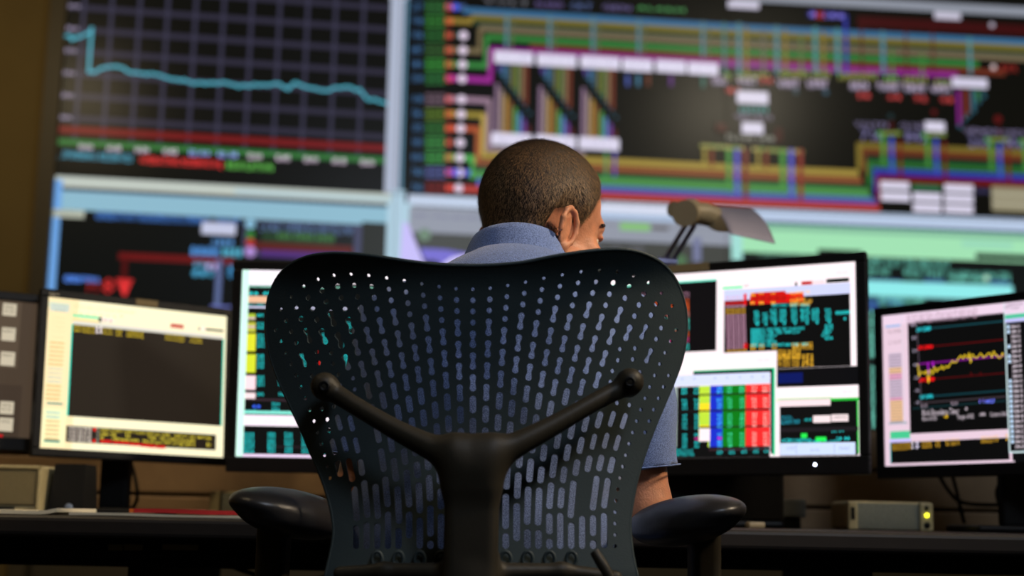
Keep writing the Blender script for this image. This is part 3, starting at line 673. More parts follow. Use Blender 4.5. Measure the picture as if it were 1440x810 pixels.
# centre-right monitor
def fillC(c):
    s=-.045; WH=(255,240,244)
    c.R(790,355,1235,680,(12,12,14)); c.R(780,355,1205,520,WH)
    def pane(x0,y0,x1,y1,k): a=c.uv(x0,y0); d=c.uv(x1,y1); c.rect(a[0],d[1],d[0],a[1],lin(k)); return a,d
    c.rect(c.uv(800,400)[0],c.uv(1007.8,493)[1],c.uv(1007.8,394)[0],c.uv(1007.8,394)[1],lin((14,12,14))); c.rect(c.uv(800,400)[0],c.uv(1007.8,394.5)[1],c.uv(1007.8,394)[0],c.uv(1007.8,392)[1],lin((120,240,210)))
    for i,k in enumerate(((150,110,130),(215,90,40),(215,90,40),(200,120,110),(70,190,170),(60,170,160),(215,90,40),(190,60,120),(60,190,180))):
        for x0 in (872,888,905,920,938,955): c.T(x0,411+i*9,x0+14,419+i*9,rnum(4),k,1.5)
    # window 2
    c.R(1016,403.5,1044,405.5,(130,240,180)); c.R(1118,397,1121,402,(30,20,20)); c.R(1127,396,1142,400,(190,20,20)); c.R(1162,392.5,1194,396,(16,24,20)); c.R(1142,395,1160,400,(245,220,225)); c.T(1176,381,1192,385,'88:88',(210,220,215)); c.T(1046,400,1052,403,'x4',(40,40,30))
    pane(1018.5,414,1196.5,514.5,(12,12,12))
    c.R(1018,408.5,1196,412.5,(205,210,245)) 
    for i in range(19):
        y=416+i*4.45
        for j in range(4):
            x0=1020+j*7.2+i*.13; k=(190,140,165) if i not in (4,5,18,17) else (200,150,50); c.T(x0,y-j*.3,x0+6,y+3.4-j*.3,'88',k,1.5)
    c.R(1019,425,1048,427.5,(170,20,20))
    c.R(1046,413,1050,429,(225,18,22)); c.R(1054.5,415.5,1130,424,(222,20,18)); c.R(1056,412,1105,424,(200,22,18)); 
    c.T(1056,414,1062,417,'88',(215,160,40),1.6)
    for j in range(7): c.T(1058+j*10,417,1066+j*10,422.5,'OFF',(120,10,8),1)
    for (x0,x1) in ((1055,1061),(1067,1074),(1084,1090)): c.T(x0,411.5,x1,414,'88',(215,160,40),1.5); c.T(x0,423.6,x1,428,'88',(215,165,50),1.8)
    for (x0,x1,y) in ((1111,1139,409.5),(1111,1133,419),(1111,1142,422),(1111,1140,426)): c.T(x0,y,x1,y+3.6,rwords(3)[:9],(215,160,50),1.7)
    for (x0,x1) in ((1086,1097),(1098,1108),(1110,1124),(1126,1140)): c.T(x0,427.3,x1,431.5,rwords(2)[:5],CY,1.5)
    for (x0,x1,n,dy) in ((1060,1067,4,1),(1072,1079,3,4),(1083,1092,4,0),(1096,1105,4,0),(1112,1120,4,0),(1125,1137,4,0),(1141,1151,4,0),(1160,1168,4,1)):
        for r in range(n): c.T(x0+r%2,436+dy+r*4.6-(x0-1060)*.03,x1+r%2,439.6+dy+r*4.6-(x0-1060)*.03,rnum(3),CY,1.7)
        c.T(x1-4,454-(x0-1060)*.03,x1,458-(x0-1060)*.03,'8',CY,1.4)
    c.T(1175,437,1196,441.5,'8888888',CY,1.5); c.T(1186,446,1190,450,'8',CY,1.3)
    for r,xe in enumerate((1131,1124,1092,1090,1092,1138)):
        y=462+r*4.4; c.T(1056,y,1066,y+3.7,'888',CY,1.7); k=1067
        while k<xe-4: e=min(xe,k+random.uniform(8,12)); c.T(k,y-(k-1056)*.03,e,y+3.7-(k-1056)*.03,rwords(2)[:4],CY,1.7); k=e+1.5
    for r,x0 in enumerate((1160,1160,1157,1155,1160)): c.T(x0,456+r*4.4,x0+11,459.8+r*4.4,rnum(4),CY,1.6)
    G=(205,155,40)
    for r in range(5):
        y=484+r*4.6
        for (x0,x1) in (((1055,1063),(1067,1075),(1085,1092),(1113,1143)) if r<2 else ((1093,1105),(1107,1126))): c.T(x0,y-(x0-1055)*.03,x1,y+3.8-(x0-1055)*.03,rnum(max(2,int((x1-x0)/3.3))),G,1.8)
    for r in range(4):
        y=498+r*4.5
        for (x0,x1) in ((1093,1099),(1101,1111),(1114,1124),(1127,1144)): c.T(x0,y,x1,y+3.7,rnum(3),G,1.8)
    c.R(1046,483,1051,490,(215,20,20))
    # gap strip, window 4 (lower right)
    c.R(1090,519,1206,534,(12,12,14)); c.R(1094,525,1129,538,(12,24,92))
    c.R(1090,545,1216,646,WH); c.T(1185,549,1198,552.5,'88.88',(200,220,215))
    c.R(1092,560.5,1170,563.5,(205,235,190)); a,d=pane(1096.5,562.5,1207,640,(14,14,14)); c.R(1168,560,1208,562.5,(40,190,60)); c.R(1205,561,1208,637,(40,210,70)); c.R(1094,563,1168,570,(248,224,228))
    c.T(1097,585,1114,589.5,rwords(2)[:6],(30,140,160),1.6); c.T(1097,590.5,1125,596,rwords(3)[:10],(30,140,160),1.6); c.T(1130,588,1141,592,'-8.8',CY,1.3)
    c.R(1143.5,584.5,1168,594,(245,224,226)); c.R(1169,583,1193,592.5,(240,220,222)); c.T(1172,585,1190,588,rnum(6),(110,90,95))
    c.R(1126.5,609.5,1135,616,(40,235,80)); c.R(1147,614.5,1162,621,(40,235,80)); c.T(1099,617,1141,622.5,'SYSTEM CONDITIONS',CY,1.5); c.T(1142,619,1180,624,rwords(4)[:12],CY,1.3); c.T(1169,603,1187,607.5,'28.88',CY,1.3); c.T(1176,614,1195,619,'28 88',CY,1.4); c.R(1097,602,1207,605.5,(32,28,32))
    c.R(1097,623.5,1203,639,(205,220,250)); c.T(1105,628,1118,633,'OFF',(160,170,200)); c.T(1140,631,1152,635,'RUN',(160,170,200)); c.T(1180,628,1196,633,'PRINT',(160,170,200)); c.R(1119.5,625,1120.3,639,(150,160,190)); c.R(1173,624,1173.8,638,(150,160,190))
    # window 3 (alarm table) in front
    a=c.uv(1092.5,493); zb=c.uv(1092,648)[1]; c.rect(c.uv(800,500)[0],zb,a[0],a[1],lin(WH)); c.T(1065,504.5,1082,508.5,'88.88',(190,220,215))
    c.rect(c.uv(975,520)[0],c.uv(1086,524.5)[1],c.uv(1088,520)[0],c.uv(1086,518.5)[1],lin((12,12,12))); c.R(1083.5,517.5,1088,638,(14,14,14)); c.R(1087,517,1090,640,(40,215,150)); c.rect(c.uv(975,520)[0],c.uv(1086,518.5)[1],c.uv(1088,520)[0],c.uv(1086,517)[1],lin((40,215,150)))
    zt3=c.uv(1085,521.5)[1]; c.rect(c.uv(800,560)[0],c.uv(1000,541.5)[1],c.uv(1083,530)[0],c.uv(1083,523)[1],lin((215,222,250)))
    for x in (937,958,975,1004,1021,1039,1056,1072): c.T(x,531-(x-960)*.03,x+3,535-(x-960)*.03,'88',(150,170,200))
    u=lambda x:c.uv(x,590)[0]
    ztab=c.uv(1000,542.5)[1]; zbt=c.uv(1000,628.5)[1]
    c.rect(u(800),zbt-.02,u(1082.5),ztab,lin((14,14,14)))
    for (x0,x1,k) in ((800,952,(160,175,170)),(983,998.3,(190,225,60)),(998.3,1016,(28,48,200)),(1016,1048.5,(14,120,24)),(1048.5,1083,(240,44,44))): c.rect(u(x0),zbt,u(x1),ztab,lin(k))
    c.rect(u(983),c.uv(1000,579)[1],u(998.3),c.uv(1000,567)[1],lin((250,222,40))); c.rect(u(983),c.uv(1000,602)[1],u(998.3),c.uv(1000,598)[1],lin((250,222,40))); c.rect(u(983.5),c.uv(1000,620.5)[1],u(998.8),c.uv(1000,602.5)[1],lin((255,236,240))); c.rect(u(983),zbt,u(996),c.uv(1000,620.5)[1],lin((14,14,14)))
    for y,th in ((555,3),(577.5,3.5),(601,2.5)): z=c.uv(1000,y)[1]; c.rect(u(952),z-.0015,u(1083),z+.0015,lin((30,24,24)))
    for r in range(16):
        y=544+r*5.4
        if r in (2,6,11): continue
        for x0,k in ((938,(60,190,170)),(958.5,CY),(975.5,CY),(1007.5,(70,190,235)),(1022,(70,215,160)),(1039,(70,215,160)),(1056.5,(250,180,170)),(1072,(250,180,170))):
            yy=y-(x0-1000)*.026; c.T(x0+(1 if r>3 else 0),yy,x0+7.5,yy+4.2,rnum(2),(235,40,170) if (r==13 and x0 in(975.5,1007.5)) else k,1.5)
    for r in range(3): c.T(948,632+r*3.2,976,634.6+r*3.2,rwords(3)[:11],CY,1.3)
    for x0 in (1008,1025,1042,1059,1074): c.T(x0,631-(x0-1000)*.03,x0+8,635-(x0-1000)*.03,rnum(3),CY,1.4); c.T(x0,635.5-(x0-1000)*.03,x0+8,639-(x0-1000)*.03,rnum(3),CY,1.4)
    c.R(997,631,1083,632.5,(60,40,46))
    c.rect(c.uv(800,560)[0],-.182,.29,c.uv(1000,643.5)[1],lin((250,240,235)))
mC,RC,pC=monitor('widescreen_monitor','black widescreen monitor right of the chair showing a table with blue, green and red columns',(.3824,2.726,1.0563),(-25.3,-4.5,-.7),.571,.364,.018,fillC,bzb=.034,led=(.205,-.198,LEDW),stand_w=.26)
# right monitor
def fillD(c):
    LV=(226,198,214)
    c.R(1235,400,1540,690,(10,10,12)); a=c.uv(1242,441); c.R(1235,405,1424,652,LV); c.R(1235,405,1241,690,(190,205,215))
    zb=c.uv(1255,659)[1]; zb2=c.uv(1255,653.5)[1]; zt=c.uv(1254,636)[1]
    c.rect(c.uv(1240,550)[0]-.02,zb-.02,c.uv(1425,600)[0],zb2,lin((230,205,222)))
    c.R(1245,447,1266,459,(150,180,225)); c.R(1241,425,1420,440,(232,206,226))
    c.T(1248,464.5,1267,468,rwords(2)[:8],(150,120,130)); c.T(1249,479.5,1267,483,rwords(2)[:8],(150,120,130))
    for i in range(23):
        y=497+i*4.2; x=1249.5+i*.13; k=(200,180,200) if i<5 or 8<i<15 else (228,160,190)
        if i in (5,6) or i>15: k=(235,190,140)
        c.R(x,y,x+18,y+3.2,k); c.R(x,y+3.1,x+18,y+3.9,(120,100,120))
    c.R(1252,607,1280,617,(70,195,140)); c.R(1250,594,1276,596,(170,170,180)); c.R(1251,617.5,1281,622,(200,190,245))
    c.R(1268,436,1272,600,(185,210,225))
    ua=c.uv(1276.5,455)[0]; ub=c.uv(1410.5,440.5)[0]; z1=c.uv(1276.5,454.5)[1]; z0=c.uv(1282,610)[1]
    c.rect(ua,z0,ub+.012,z1,lin((10,10,10)))
    c.T(1275,443,1375,447,'FILE EDIT VIEW TREND OPTIONS ANALYSIS WINDOW HELP',(165,130,150))
    sl=-.1; G=(95,84,96)
    c.L([(1287,452),(1412,440)],.0012,G,.5); c.L([(1289,455),(1296,567)],.0012,G)
    for i,st in enumerate(('40','30','20','0','-20','-30','-40')): y=(455,473,491,511,529,547,564)[i]; c.T(1281+i*1.0,y,1288+i*1.0,y+4,st,(170,160,180),1.3)
    c.L([(1290,463.5),(1412,451.5)],.003,(20,66,74)); c.T(1289,460,1309,465,'L80-28888',(40,190,200),1.6)
    c.L([(1291,489),(1412,477.5)],.002,(90,8,12)); c.T(1291,486,1312,490,'L80-28888',(230,16,20),2)
    c.L([(1292,512),(1412,500.5)],.0034,(112,18,122)); c.L([(1305,510),(1306.5,526)],.0035,(150,26,170)); c.L([(1312,509),(1312.5,515)],.0035,(170,26,190))
    c.L([(1293,534.5),(1414,524.5)],.002,(80,8,12)); c.T(1293,531,1314,536,'L80-28888',(230,16,20),2); c.L([(1365,528),(1366,524),(1367,528)],.0006,(120,14,16)); c.L([(1378,527),(1379,524),(1380,527)],.0006,(120,14,16))
    c.L([(1293,558.5),(1415,549)],.003,(18,58,66)); c.T(1294,555,1312,560,'L80-28888',(40,190,200),1.6)
    c.L([(1292,567),(1416,557.5)],.002,(70,60,66)); c.L([(1284,574.5),(1417,563.5)],.003,(16,44,48))
    c.T(1295,568.5,1304,572.5,'12:15',(170,150,165),1.4); c.T(1337,565,1347,569,'12:30',(170,150,165),1.4); c.T(1376,562,1384,566.5,'1 1',(120,110,230),2); c.T(1386,562,1399,566.5,'08/27',(110,120,250),2)
    bx=[(1291,512),(1292.5,528),(1296,521),(1299,524),(1303,522),(1306,540),(1308,522),(1312,526),(1314,516),(1318,521),(1321,519),(1325,516),(1328,519),(1331,514),(1334,516),(1338,510),(1342,508),(1347,507),(1350,503),(1352,499),(1355,503),(1358,499),(1361,503),(1363,498),(1365,509),(1367,498),(1370,501),(1375,504),(1379,498),(1383,503),(1387,502),(1391,496),(1395,502),(1398,496),(1402,500),(1406,502),(1410,498),(1414,502)]
    pts=[]
    for i in range(len(bx)-1):
        for k in range(2): t=k/2; pts.append((bx[i][0]*(1-t)+bx[i+1][0]*t,bx[i][1]*(1-t)+bx[i+1][1]*t+random.uniform(-2.2,2.2)))
    c.L(pts,.0013,(235,200,40),1.3)
    W_=(215,200,210)
    c.T(1297,576,1349,582,'Block Exceedance Timer:',W_,1.15); c.T(1357,572.5,1361,577,'0',W_,1.5); c.T(1297,586.5,1318,590.5,'Raw ACE:',W_,1.15); c.T(1327,582,1333,588,'-6',(235,190,20),1.9); c.T(1346,583,1370,588,'Target ACE:',W_,1.15); c.T(1377,580,1386,585,'-100',W_,1.6); c.T(1392,579.5,1420,584.5,'Control ACE:',W_,1.15)
    ul=c.uv(1253,622)[0]; c.rect(ul,c.uv(1254,652)[1],c.uv(1420,640)[0],c.uv(1254,622.5)[1],lin((10,10,10))); c.rect(ul-.002,c.uv(1254,652)[1],ul,c.uv(1254,622.5)[1],lin((60,170,170)))
    for (x0,x1) in ((1254,1264),(1265,1272),(1273,1281),(1296,1310),(1315,1322),(1329,1335),(1337,1345),(1346,1349),(1379,1396),(1397,1404),(1414,1421)):
        y=624-(x0-1254)*.085; c.T(x0,y,x1,y+4,rnum(max(2,int((x1-x0)/2.4))),(190,145,40),1.7); c.T(x0+.4,y+5.2,x1+.4,y+9.2,rnum(max(2,int((x1-x0)/2.4))),(190,145,40),1.7)
    for y in (621.5,627): c.T(1282,y,1284.5,y+4,'8',(220,210,225),2); c.T(1288,y,1293,y+4,'P',(220,210,235),2)
    # front window with a check list
    uf=c.uv(1411.5,430)[0]; zf=c.uv(1425,637)[1]
    c.rect(uf,zf,.19,.1505,lin((200,222,225))); c.rect(uf+.0025,zf+.003,.19,.12,lin((10,10,12))); c.rect(uf+.0015,.128,.19,.152,lin((228,206,226))); c.rect(uf+.0015,.119,.19,.127,lin((80,190,150))); c.rect(uf+.0015,.112,.19,.119,lin((190,190,240)))
    c.T(1415,425,1439,429,'Configuration Items',(120,100,120)); c.T(1413,430.5,1420,434,'File',(130,110,130)); c.T(1422,430,1434,434,'Configure',(130,110,130))
    n=26
    for i in range(n):
        v=.104-i*.0094
        if v<zf+.008: break
        c.text(uf+.012,v-.0035,uf+.030,v+.0025,'288-%02d'%i,tuple(q*1.5 for q in lin((220,205,215))))
        if i in (0,1,4,6,7,11,12,13,14,15,16,17,18,19,20,21,22,23): c.rect(uf+.005,v-.0035,uf+.010,v+.003,tuple(q*1.1 for q in lin((190,215,240))))
mD,_,_=monitor('flat_monitor','squarish black monitor at the right edge showing a yellow trend line graph',(.8818,2.6999,1.0237),(-42,-2.5,-1.1),.37,.301,.017,fillD,bzb=.024,stand_dx=.06,stand_w=.06)
# far left button panel
def fillE(c):
    c.R(-300,380,60,660,(70,57,45)); c.R(-20,415,24,518,(84,70,56)); c.R(-300,520,24,640,(62,50,40))
    K=(196,184,160)
    for (x0,y0,x1,y1,t) in ((4.5,426,22.5,445,'AREA ACE'),(3,460,21,480,'RESERVE'),(1.5,494,20,515,'RESERVE'),(.5,564,18.5,583,'MAIN AUX'),(-1,587,17.5,607,'CANCEL')):
        c.R(x0,y0,x1,y1,K); k=t.split(' '); 
        for i,wd in enumerate(k): c.T(x0+2,y0+3+i*6,x1-3,y0+8+i*6,wd,(70,60,50))
        for dx in (28,56,84): c.R(x0-dx,y0,x1-dx,y1,K)
    c.R(-20,610,3,624,(190,20,30))
pE=at(-76,512,2.75)
monitor('touch_panel_monitor','black monitor cut by the left photo edge, showing pale keypad labels on taupe',tuple(pE),(28,-4,.5),.34,.272,.018,fillE,stand_dx=-.02,stand_w=.06,cat='monitor',bzb=.026)
# labels taped on monitors
def sticker(root,c0,c1,Y,m=TAPE,name='label_sticker',th=.001):
    a=at(*c0,Y); b=at(*c1,Y); o=build(MB().box((a.x,Y,b.z),(b.x,Y+th,a.z),.0003),name,m,root); return o
def stick_on(root,R3,pos,u0,v0,u1,v1,m=TAPE,name='label_sticker',y=-.0075):
    M4=R3.to_4x4(); M4.translation=pos; return build(MB().box((u0,y,v0),(u1,y+.0015,v1),.0003,M4),name,m,root)
stick_on(mA,RA,pA,-.012,.152,.034,.1655)
stick_on(mC,RC,pC,-.085,.184,.0,.2,)
#==OBJECTS==
# ------------------------------------------------------------------ task chair
CX=664.0
chair=empty('task_chair',(-.04,1.85,0)); tag(chair,'black office task chair with a perforated flexible back and a Y shaped back support','chair')
outR=[(664,375),(700,374),(740,370),(780,362),(826,355),(868,352),(900,356),(928,369),(947,388),(960,415),(966,445),(965,475),(960,503),(950,532),(936,565),(921,600),(908,635),(897,670),(890,705),(886,735),(888,765),(892,790),(898,815),(906,850)]
outL=[(664,375),(620,374),(590,371),(560,367),(520,361),(486,358),(458,358),(430,363),(404,376),(387,395),(377,420),(374,445),(374,470),(379,500),(390,532),(405,565),(420,597),(434,630),(447,660),(458,690),(466,720),(469,748),(465,775),(460,797),(455,820),(448,850)]
def smooth_pts(P,n):
    out=[]
    for i in range(len(P)-1):
        p0=P[max(i-1,0)];p1=P[i];p2=P[i+1];p3=P[min(i+2,len(P)-1)]
        for k in range(n):
            t=k/n; out.append(tuple(.5*((2*p1[j])+(-p0[j]+p2[j])*t+(2*p0[j]-5*p1[j]+4*p2[j]-p3[j])*t*t+(-p0[j]+3*p1[j]-3*p2[j]+p3[j])*t**3) for j in (0,1)))
    out.append(P[-1]); return out
oR=smooth_pts(outR,3); oL=smooth_pts(outL,3)
OUT=oR+oL[1:][::-1]
def edge_x(y,side):
    P=oR if side>0 else oL; best=None
    for i in range(len(P)-1):
        if P[i][1]!=P[i+1][1] and min(P[i][1],P[i+1][1])<=y<=max(P[i][1],P[i+1][1]) :
            t=(y-P[i][1])/(P[i+1][1]-P[i][1]); x=P[i][0]+t*(P[i+1][0]-P[i][0])
            if best is None or (x-best)*side>0: best=x
    return best
def dist_out(x,y):
    d=1e9
    for i in range(len(OUT)-1):
        ax_,ay=OUT[i]; bx_,by=OUT[i+1]; L2=(bx_-ax_)**2+(by-ay)**2
        if L2<1e-9: continue
        t=max(0,min(1,((x-ax_)*(bx_-ax_)+(y-ay)*(by-ay))/L2)); d=min(d,math.hypot(x-ax_-t*(bx_-ax_),y-ay-t*(by-ay)))
    return d
def curv(px,py):
    h=(px-CX)/(302 if px>CX else 290); t=(py-360)/450
    yy=1.700+.060*abs(h)**2.6*(1-.35*max(0,t))+ .028*math.sin(math.pi*min(1,max(0,t))*.95)
    if py<415: yy-= .020*((415-py)/60)**2 *(1 if py>355 else 1)
    return yy
def sp(y): return 15.4+9.9*(max(0,720-y)/335)**1.5
def colx(i,y): return CX+i*sp(y)*(.972 if i<0 else 1.0)+1.0
R1=[406.8,405.4,401.7,397,391.8,387,382.7,381,382.5,388,397.7,412,430]
holes=[]   # list of polygons
def add_hole(x,y,ang,L,r,wst):
    """ang: tangent slope dx/dy ; L distance between end centres"""
    pts=[]; T=Vector((ang,1)).normalized(); N=Vector((T.y,-T.x)); n=5 if L>1 else 0
    c=Vector((x,y))
    if L<1:
        for k in range(10): a=2*math.pi*k/10; pts.append((x+r*math.cos(a)*.92,y+r*math.sin(a)))
    else:
        a=c-T*L/2; b=c+T*L/2; th0=math.radians(25) if wst<r*.8 else 0
        for k in range(7):
            th=-th0+(math.pi+2*th0)*k/6; p=a+N*math.cos(th)*r-T*math.sin(th)*r; pts.append((p.x,p.y))
        if wst<r*.8: p=c-N*wst; pts.append((p.x,p.y))
        for k in range(7):
            th=-th0+(math.pi+2*th0)*k/6; p=b-N*math.cos(th)*r+T*math.sin(th)*r; pts.append((p.x,p.y))
        if wst<r*.8: p=c+N*wst; pts.append((p.x,p.y))
    holes.append(pts)
PIV=[(456,543),(886,537)]
for i in range(-14,15):
    ai=abs(i); sd=1 if i>=0 else -1
    y0=R1[ai] if ai<=12 else 400
    if i<0: y0+=5*min(1,ai/6)
    # list the rows of this column
    rows_=[]
    y=y0; nd=4 if i%2==0 else 3
    for k in range(nd): rows_.append((y,0)); y+=15.6
    y=y0+(15.6*(nd-1)+23.5)
    while y<640: rows_.append((y,1)); y+=30.6
    rg=random.Random(i*7+3); y-=11.5; L=24 if rg.random()<.6 else 34
    while y<768:
        if y+L>772: L=772-y
        if L<9.6: break
        rows_.append((y+L/2,2,L)); y+=L+5.5; L=rg.choice([38,44,52,54,50,30])
    if ai>=13: rows_=[(400+16*k,0) for k in range(24)]
    for r_ in rows_:
        y=r_[0]; x=colx(i,y); ang=(colx(i,y+4)-colx(i,y-4))/8
        ex=edge_x(y,sd)
        if ex is None: continue
        d=abs(ex-x) if (ex-x)*sd>0 else -1
        dd=dist_out(x,y) if d>0 else -1
        if dd<13 and not (dd>9.5 and ai>=13): continue
        pv=min(math.hypot(x-p[0],y-p[1]) for p in PIV)
        if pv<15: continue
        if y>772: continue
        typ=r_[1]
        if typ==0:
            first_row=(y-y0)<2
            r=2.7 if first_row else (4.2 if dd>45 else 3.6)
            if ai>=13 or dd<22: r=2.8
            add_hole(x,y,ang,0,r,0)
        elif typ==1:
            lim=44 if y<590 else (40 if y<620 else 26)
            if d<lim or pv<44:
                if d<24: 
                    add_hole(x,y-7,ang,0,2.6,0); add_hole(x+ang*8,y+8,ang,0,2.6,0)
                else:
                    add_hole(x,y-7.5,ang,0,3.3,0); add_hole(x+ang*8,y+8,ang,0,3.3,0)
            else:
                q=min(1,max(0,(y-500)/90)); e=1 if d>80 else .85
                add_hole(x,y,ang,15.5,(4.6)*e,(2.2+2.4*q)*e)
        else:
            L=r_[2]
            if d<24 : continue
            add_hole(x,y,ang,max(2,L-9.4),4.7,4.7)
# remove overlaps
keep=[]
for h in holes:
    cx_=sum(p[0] for p in h)/len(h); cy_=sum(p[1] for p in h)/len(h); ok=True
    for g,gx,gy in keep[-70:]+keep[:0]:
        if abs(gx-cx_)<11 and abs(gy-cy_)<60:
            mx=max(p[1] for p in g); mn=min(p[1] for p in g); hx=max(p[1] for p in h); hn=min(p[1] for p in h)
            if hn<mx+2 and mn<hx+2: ok=False
    if ok: keep.append((h,cx_,cy_))
holes=[k[0] for k in keep]
V2=[];E2_=[];F2=[]
def ring(P):
    P=list(P)
    if math.hypot(P[0][0]-P[-1][0],P[0][1]-P[-1][1])<1e-6: P=P[:-1]
    if sum(P[i][0]*P[(i+1)%len(P)][1]-P[(i+1)%len(P)][0]*P[i][1] for i in range(len(P)))<0: P=P[::-1]
    n=len(V2); V2.extend(Vector(p) for p in P); r=list(range(n,n+len(P))); F2.append(r)
ring(OUT)
for h in holes: ring(h)
# interior support points for the curvature
hc=[(sum(p[0] for p in h)/len(h),sum(p[1] for p in h)/len(h),max(math.hypot(p[0]-sum(q[0] for q in h)/len(h),p[1]-sum(q[1] for q in h)/len(h)) for p in h)) for h in holes]
def inside(x,y):
    c=False;j=len(OUT)-1
    for i in range(len(OUT)):
        xi,yi=OUT[i];xj,yj=OUT[j]
        if (yi>y)!=(yj>y) and x<(xj-xi)*(y-yi)/(yj-yi)+xi: c=not c
        j=i
    return c
hcn=np.array(hc)
for gy in range(356,850,9):
    for gx in range(376,966,9):
        x=gx+(4 if (gy//9)%2 else 0); y=gy
        if not inside(x,y) or dist_out(x,y)<4: continue
        if (np.hypot(hcn[:,0]-x,hcn[:,1]-y)<hcn[:,2]+2.0).any(): continue
        V2.append(Vector((x,y)))
for off in (3.0,):
    pass
vo,eo,fo,ov,oe,of=delaunay_2d_cdt(V2,E2_,F2,1,1e-4)
vo=[tuple(v) for v in vo]
keepf=[list(f) for f,o in zip(fo,of) if list(o)==[0]]
P3=[at(x,y,curv(x,y)) for x,y in vo]
def area2(f): return sum(vo[f[i]][0]*vo[f[(i+1)%len(f)]][1]-vo[f[(i+1)%len(f)]][0]*vo[f[i]][1] for i in range(len(f)))
keepf=[f if area2(f)<0 else f[::-1] for f in keepf]   # image y is down: negative area faces the camera
def nrm(x,y):
    e=1.5; a=at(x+e,y,curv(x+e,y))-at(x-e,y,curv(x-e,y)); b=at(x,y-e,curv(x,y-e))-at(x,y+e,curv(x,y+e)); n=a.cross(b); return n.normalized()
TH=.0032
N3=[nrm(x,y) for x,y in vo]
nv=len(P3); sv=[tuple(p) for p in P3]+[tuple(p-n*TH) for p,n in zip(P3,N3)]
sf=[f[:] for f in keepf]+[[i+nv for i in f[::-1]] for f in keepf]; ssm=[True]*len(sf)
from collections import Counter
ec=Counter()
for f in keepf:
    for i in range(len(f)): ec[(f[i],f[(i+1)%len(f)])]+=1
rim=[e for e in ec if (e[1],e[0]) not in ec]
rmap={}
def dupv(i,k):
    key=(i,k)
    if key not in rmap: rmap[key]=len(sv); sv.append(sv[i] if k==0 else sv[i+nv])
    return rmap[key]
for a,b in rim: sf.append([dupv(b,0),dupv(a,0),dupv(a,1),dupv(b,1)]); ssm.append(True)
back=mesh_obj('perforated_back',sv,sf,SHELL,chair,ssm)
# rolled rim along the outline
rp=[];
for (x,y) in OUT: p=at(x,y,curv(x,y)); rp.append(p-nrm(x,y)*.0022)
rimmb=MB().tube(rp+[rp[1]],.0026,8); build(rimmb,'rim_bead',SHELL,back)
# Y support
F=Field(ar(-.26,.19,.0028),ar(1.62,1.80,.0028),ar(.55,.96,.0028))
def S(px,py,Y): return at(px,py,Y)
for chainp,sg in (([(456,543),(470,552),(505,574),(560,606),(612,632),(655,655)],-1),([(886,537),(872,546),(835,566),(775,600),(718,630),(672,655)],1)):
    ys_=[1.700,1.692,1.680,1.668,1.660,1.660]; rs=[.0112,.0102,.0098,.0112,.0145,.020]
    spl=[]
    base_=smooth_pts(chainp,6); s2_=smooth_pts(list(zip(ys_,rs)),6)
    for p_,t_ in zip(base_,s2_): spl.append((p_[0],p_[1],t_[0],t_[1]))
    F.chain([S(q_[0],q_[1],q_[2]) for q_ in spl],[q_[3] for q_ in spl],.004)
for p in PIV:
    a=S(p[0],p[1],1.690); F.cap(a,a+Vector((0,.028,0)),.0165,.0165,.006)
F.rbox(S(663,740,1.662),(.0315,.018,.105),.012,.022)
F.rbox(S(663,662,1.661),(.030,.016,.03),.013,.02)
F.chain([S(478,806,1.70),S(540,803,1.69),S(663,805,1.67),S(790,803,1.69),S(866,812,1.70)],[.008,.009,.012,.009,.008],.01)
F.cap(S(663,820,1.68),S(663,860,1.75),.03,.035,.02)
ysup=field_obj(F,'back_support',FRAME,chair)
for p in PIV:
    c_=S(p[0],p[1],1.6745); Mb=Matrix.Translation(c_)@Matrix.Rotation(math.radians(90),4,'X')
    build(MB().lathe([(.0,-.001),(.0028,-.001),(.003,.0012),(.0052,.0022),(.0066,.0010),(.0068,-.004)],6*4,Mb),'pivot_bolt',CHROME if False else BLK,ysup)
# hooks at the lower edge of the back
hk=MB()
for i in (-9,-7,-5,-3,3,5,7,9):
    x=colx(i,780); c_=at(x,786,curv(x,786)-.004); Mb=Matrix.Translation(c_)@Matrix.Rotation(math.radians(90),4,'X')
    vs=[];
    pts=[c_+Vector((.006*math.cos(a),-.002,.0085*math.sin(a))) for a in [2*math.pi*k/16 for k in range(17)]]
    build(MB().tube(pts,.0022,8),'lacing_loop',SHELL,chair)

build(MB().tube([at(836,776,1.655),at(846,792,1.65),at(858,812,1.65)],[.0055,.0065,.006],12),'adjustment_lever',FRAME,chair)
# seat, tilt housing, column, base
F=Field(ar(-.33,.25,.008),ar(1.68,2.24,.008),ar(.30,.58,.006))
F.rbox((-.04,1.98,.392),(.235,.22,.032),.03,.01)
sc_o=field_obj(F,'seat_cushion',BLKM,chair)
F=Field(ar(-.16,.08,.006),ar(1.60,2.08,.006),ar(.05,.74,.006))
F.rbox((-.04,1.93,.32),(.08,.12,.035),.02,.02); F.chain([(-.04,1.69,.70),(-.04,1.70,.58),(-.04,1.72,.40),(-.04,1.86,.32)],[.034,.034,.034,.032],.02); F.cap((-.04,1.93,.32),(-.04,1.93,.12),.028,.030,.01)
field_obj(F,'tilt_housing',FRAME,chair)
bs=MB()
for k in range(5):
    a=math.radians(90+72*k); d=Vector((math.cos(a),math.sin(a),0)); c0=Vector((-.04,1.93,0))
    bs.tube([c0+Vector((0,0,.12)),c0+d*.16+Vector((0,0,.11)),c0+d*.29+Vector((0,0,.08))],[.03,.022,.015],10)
build(bs,'star_base',BLKM,chair)
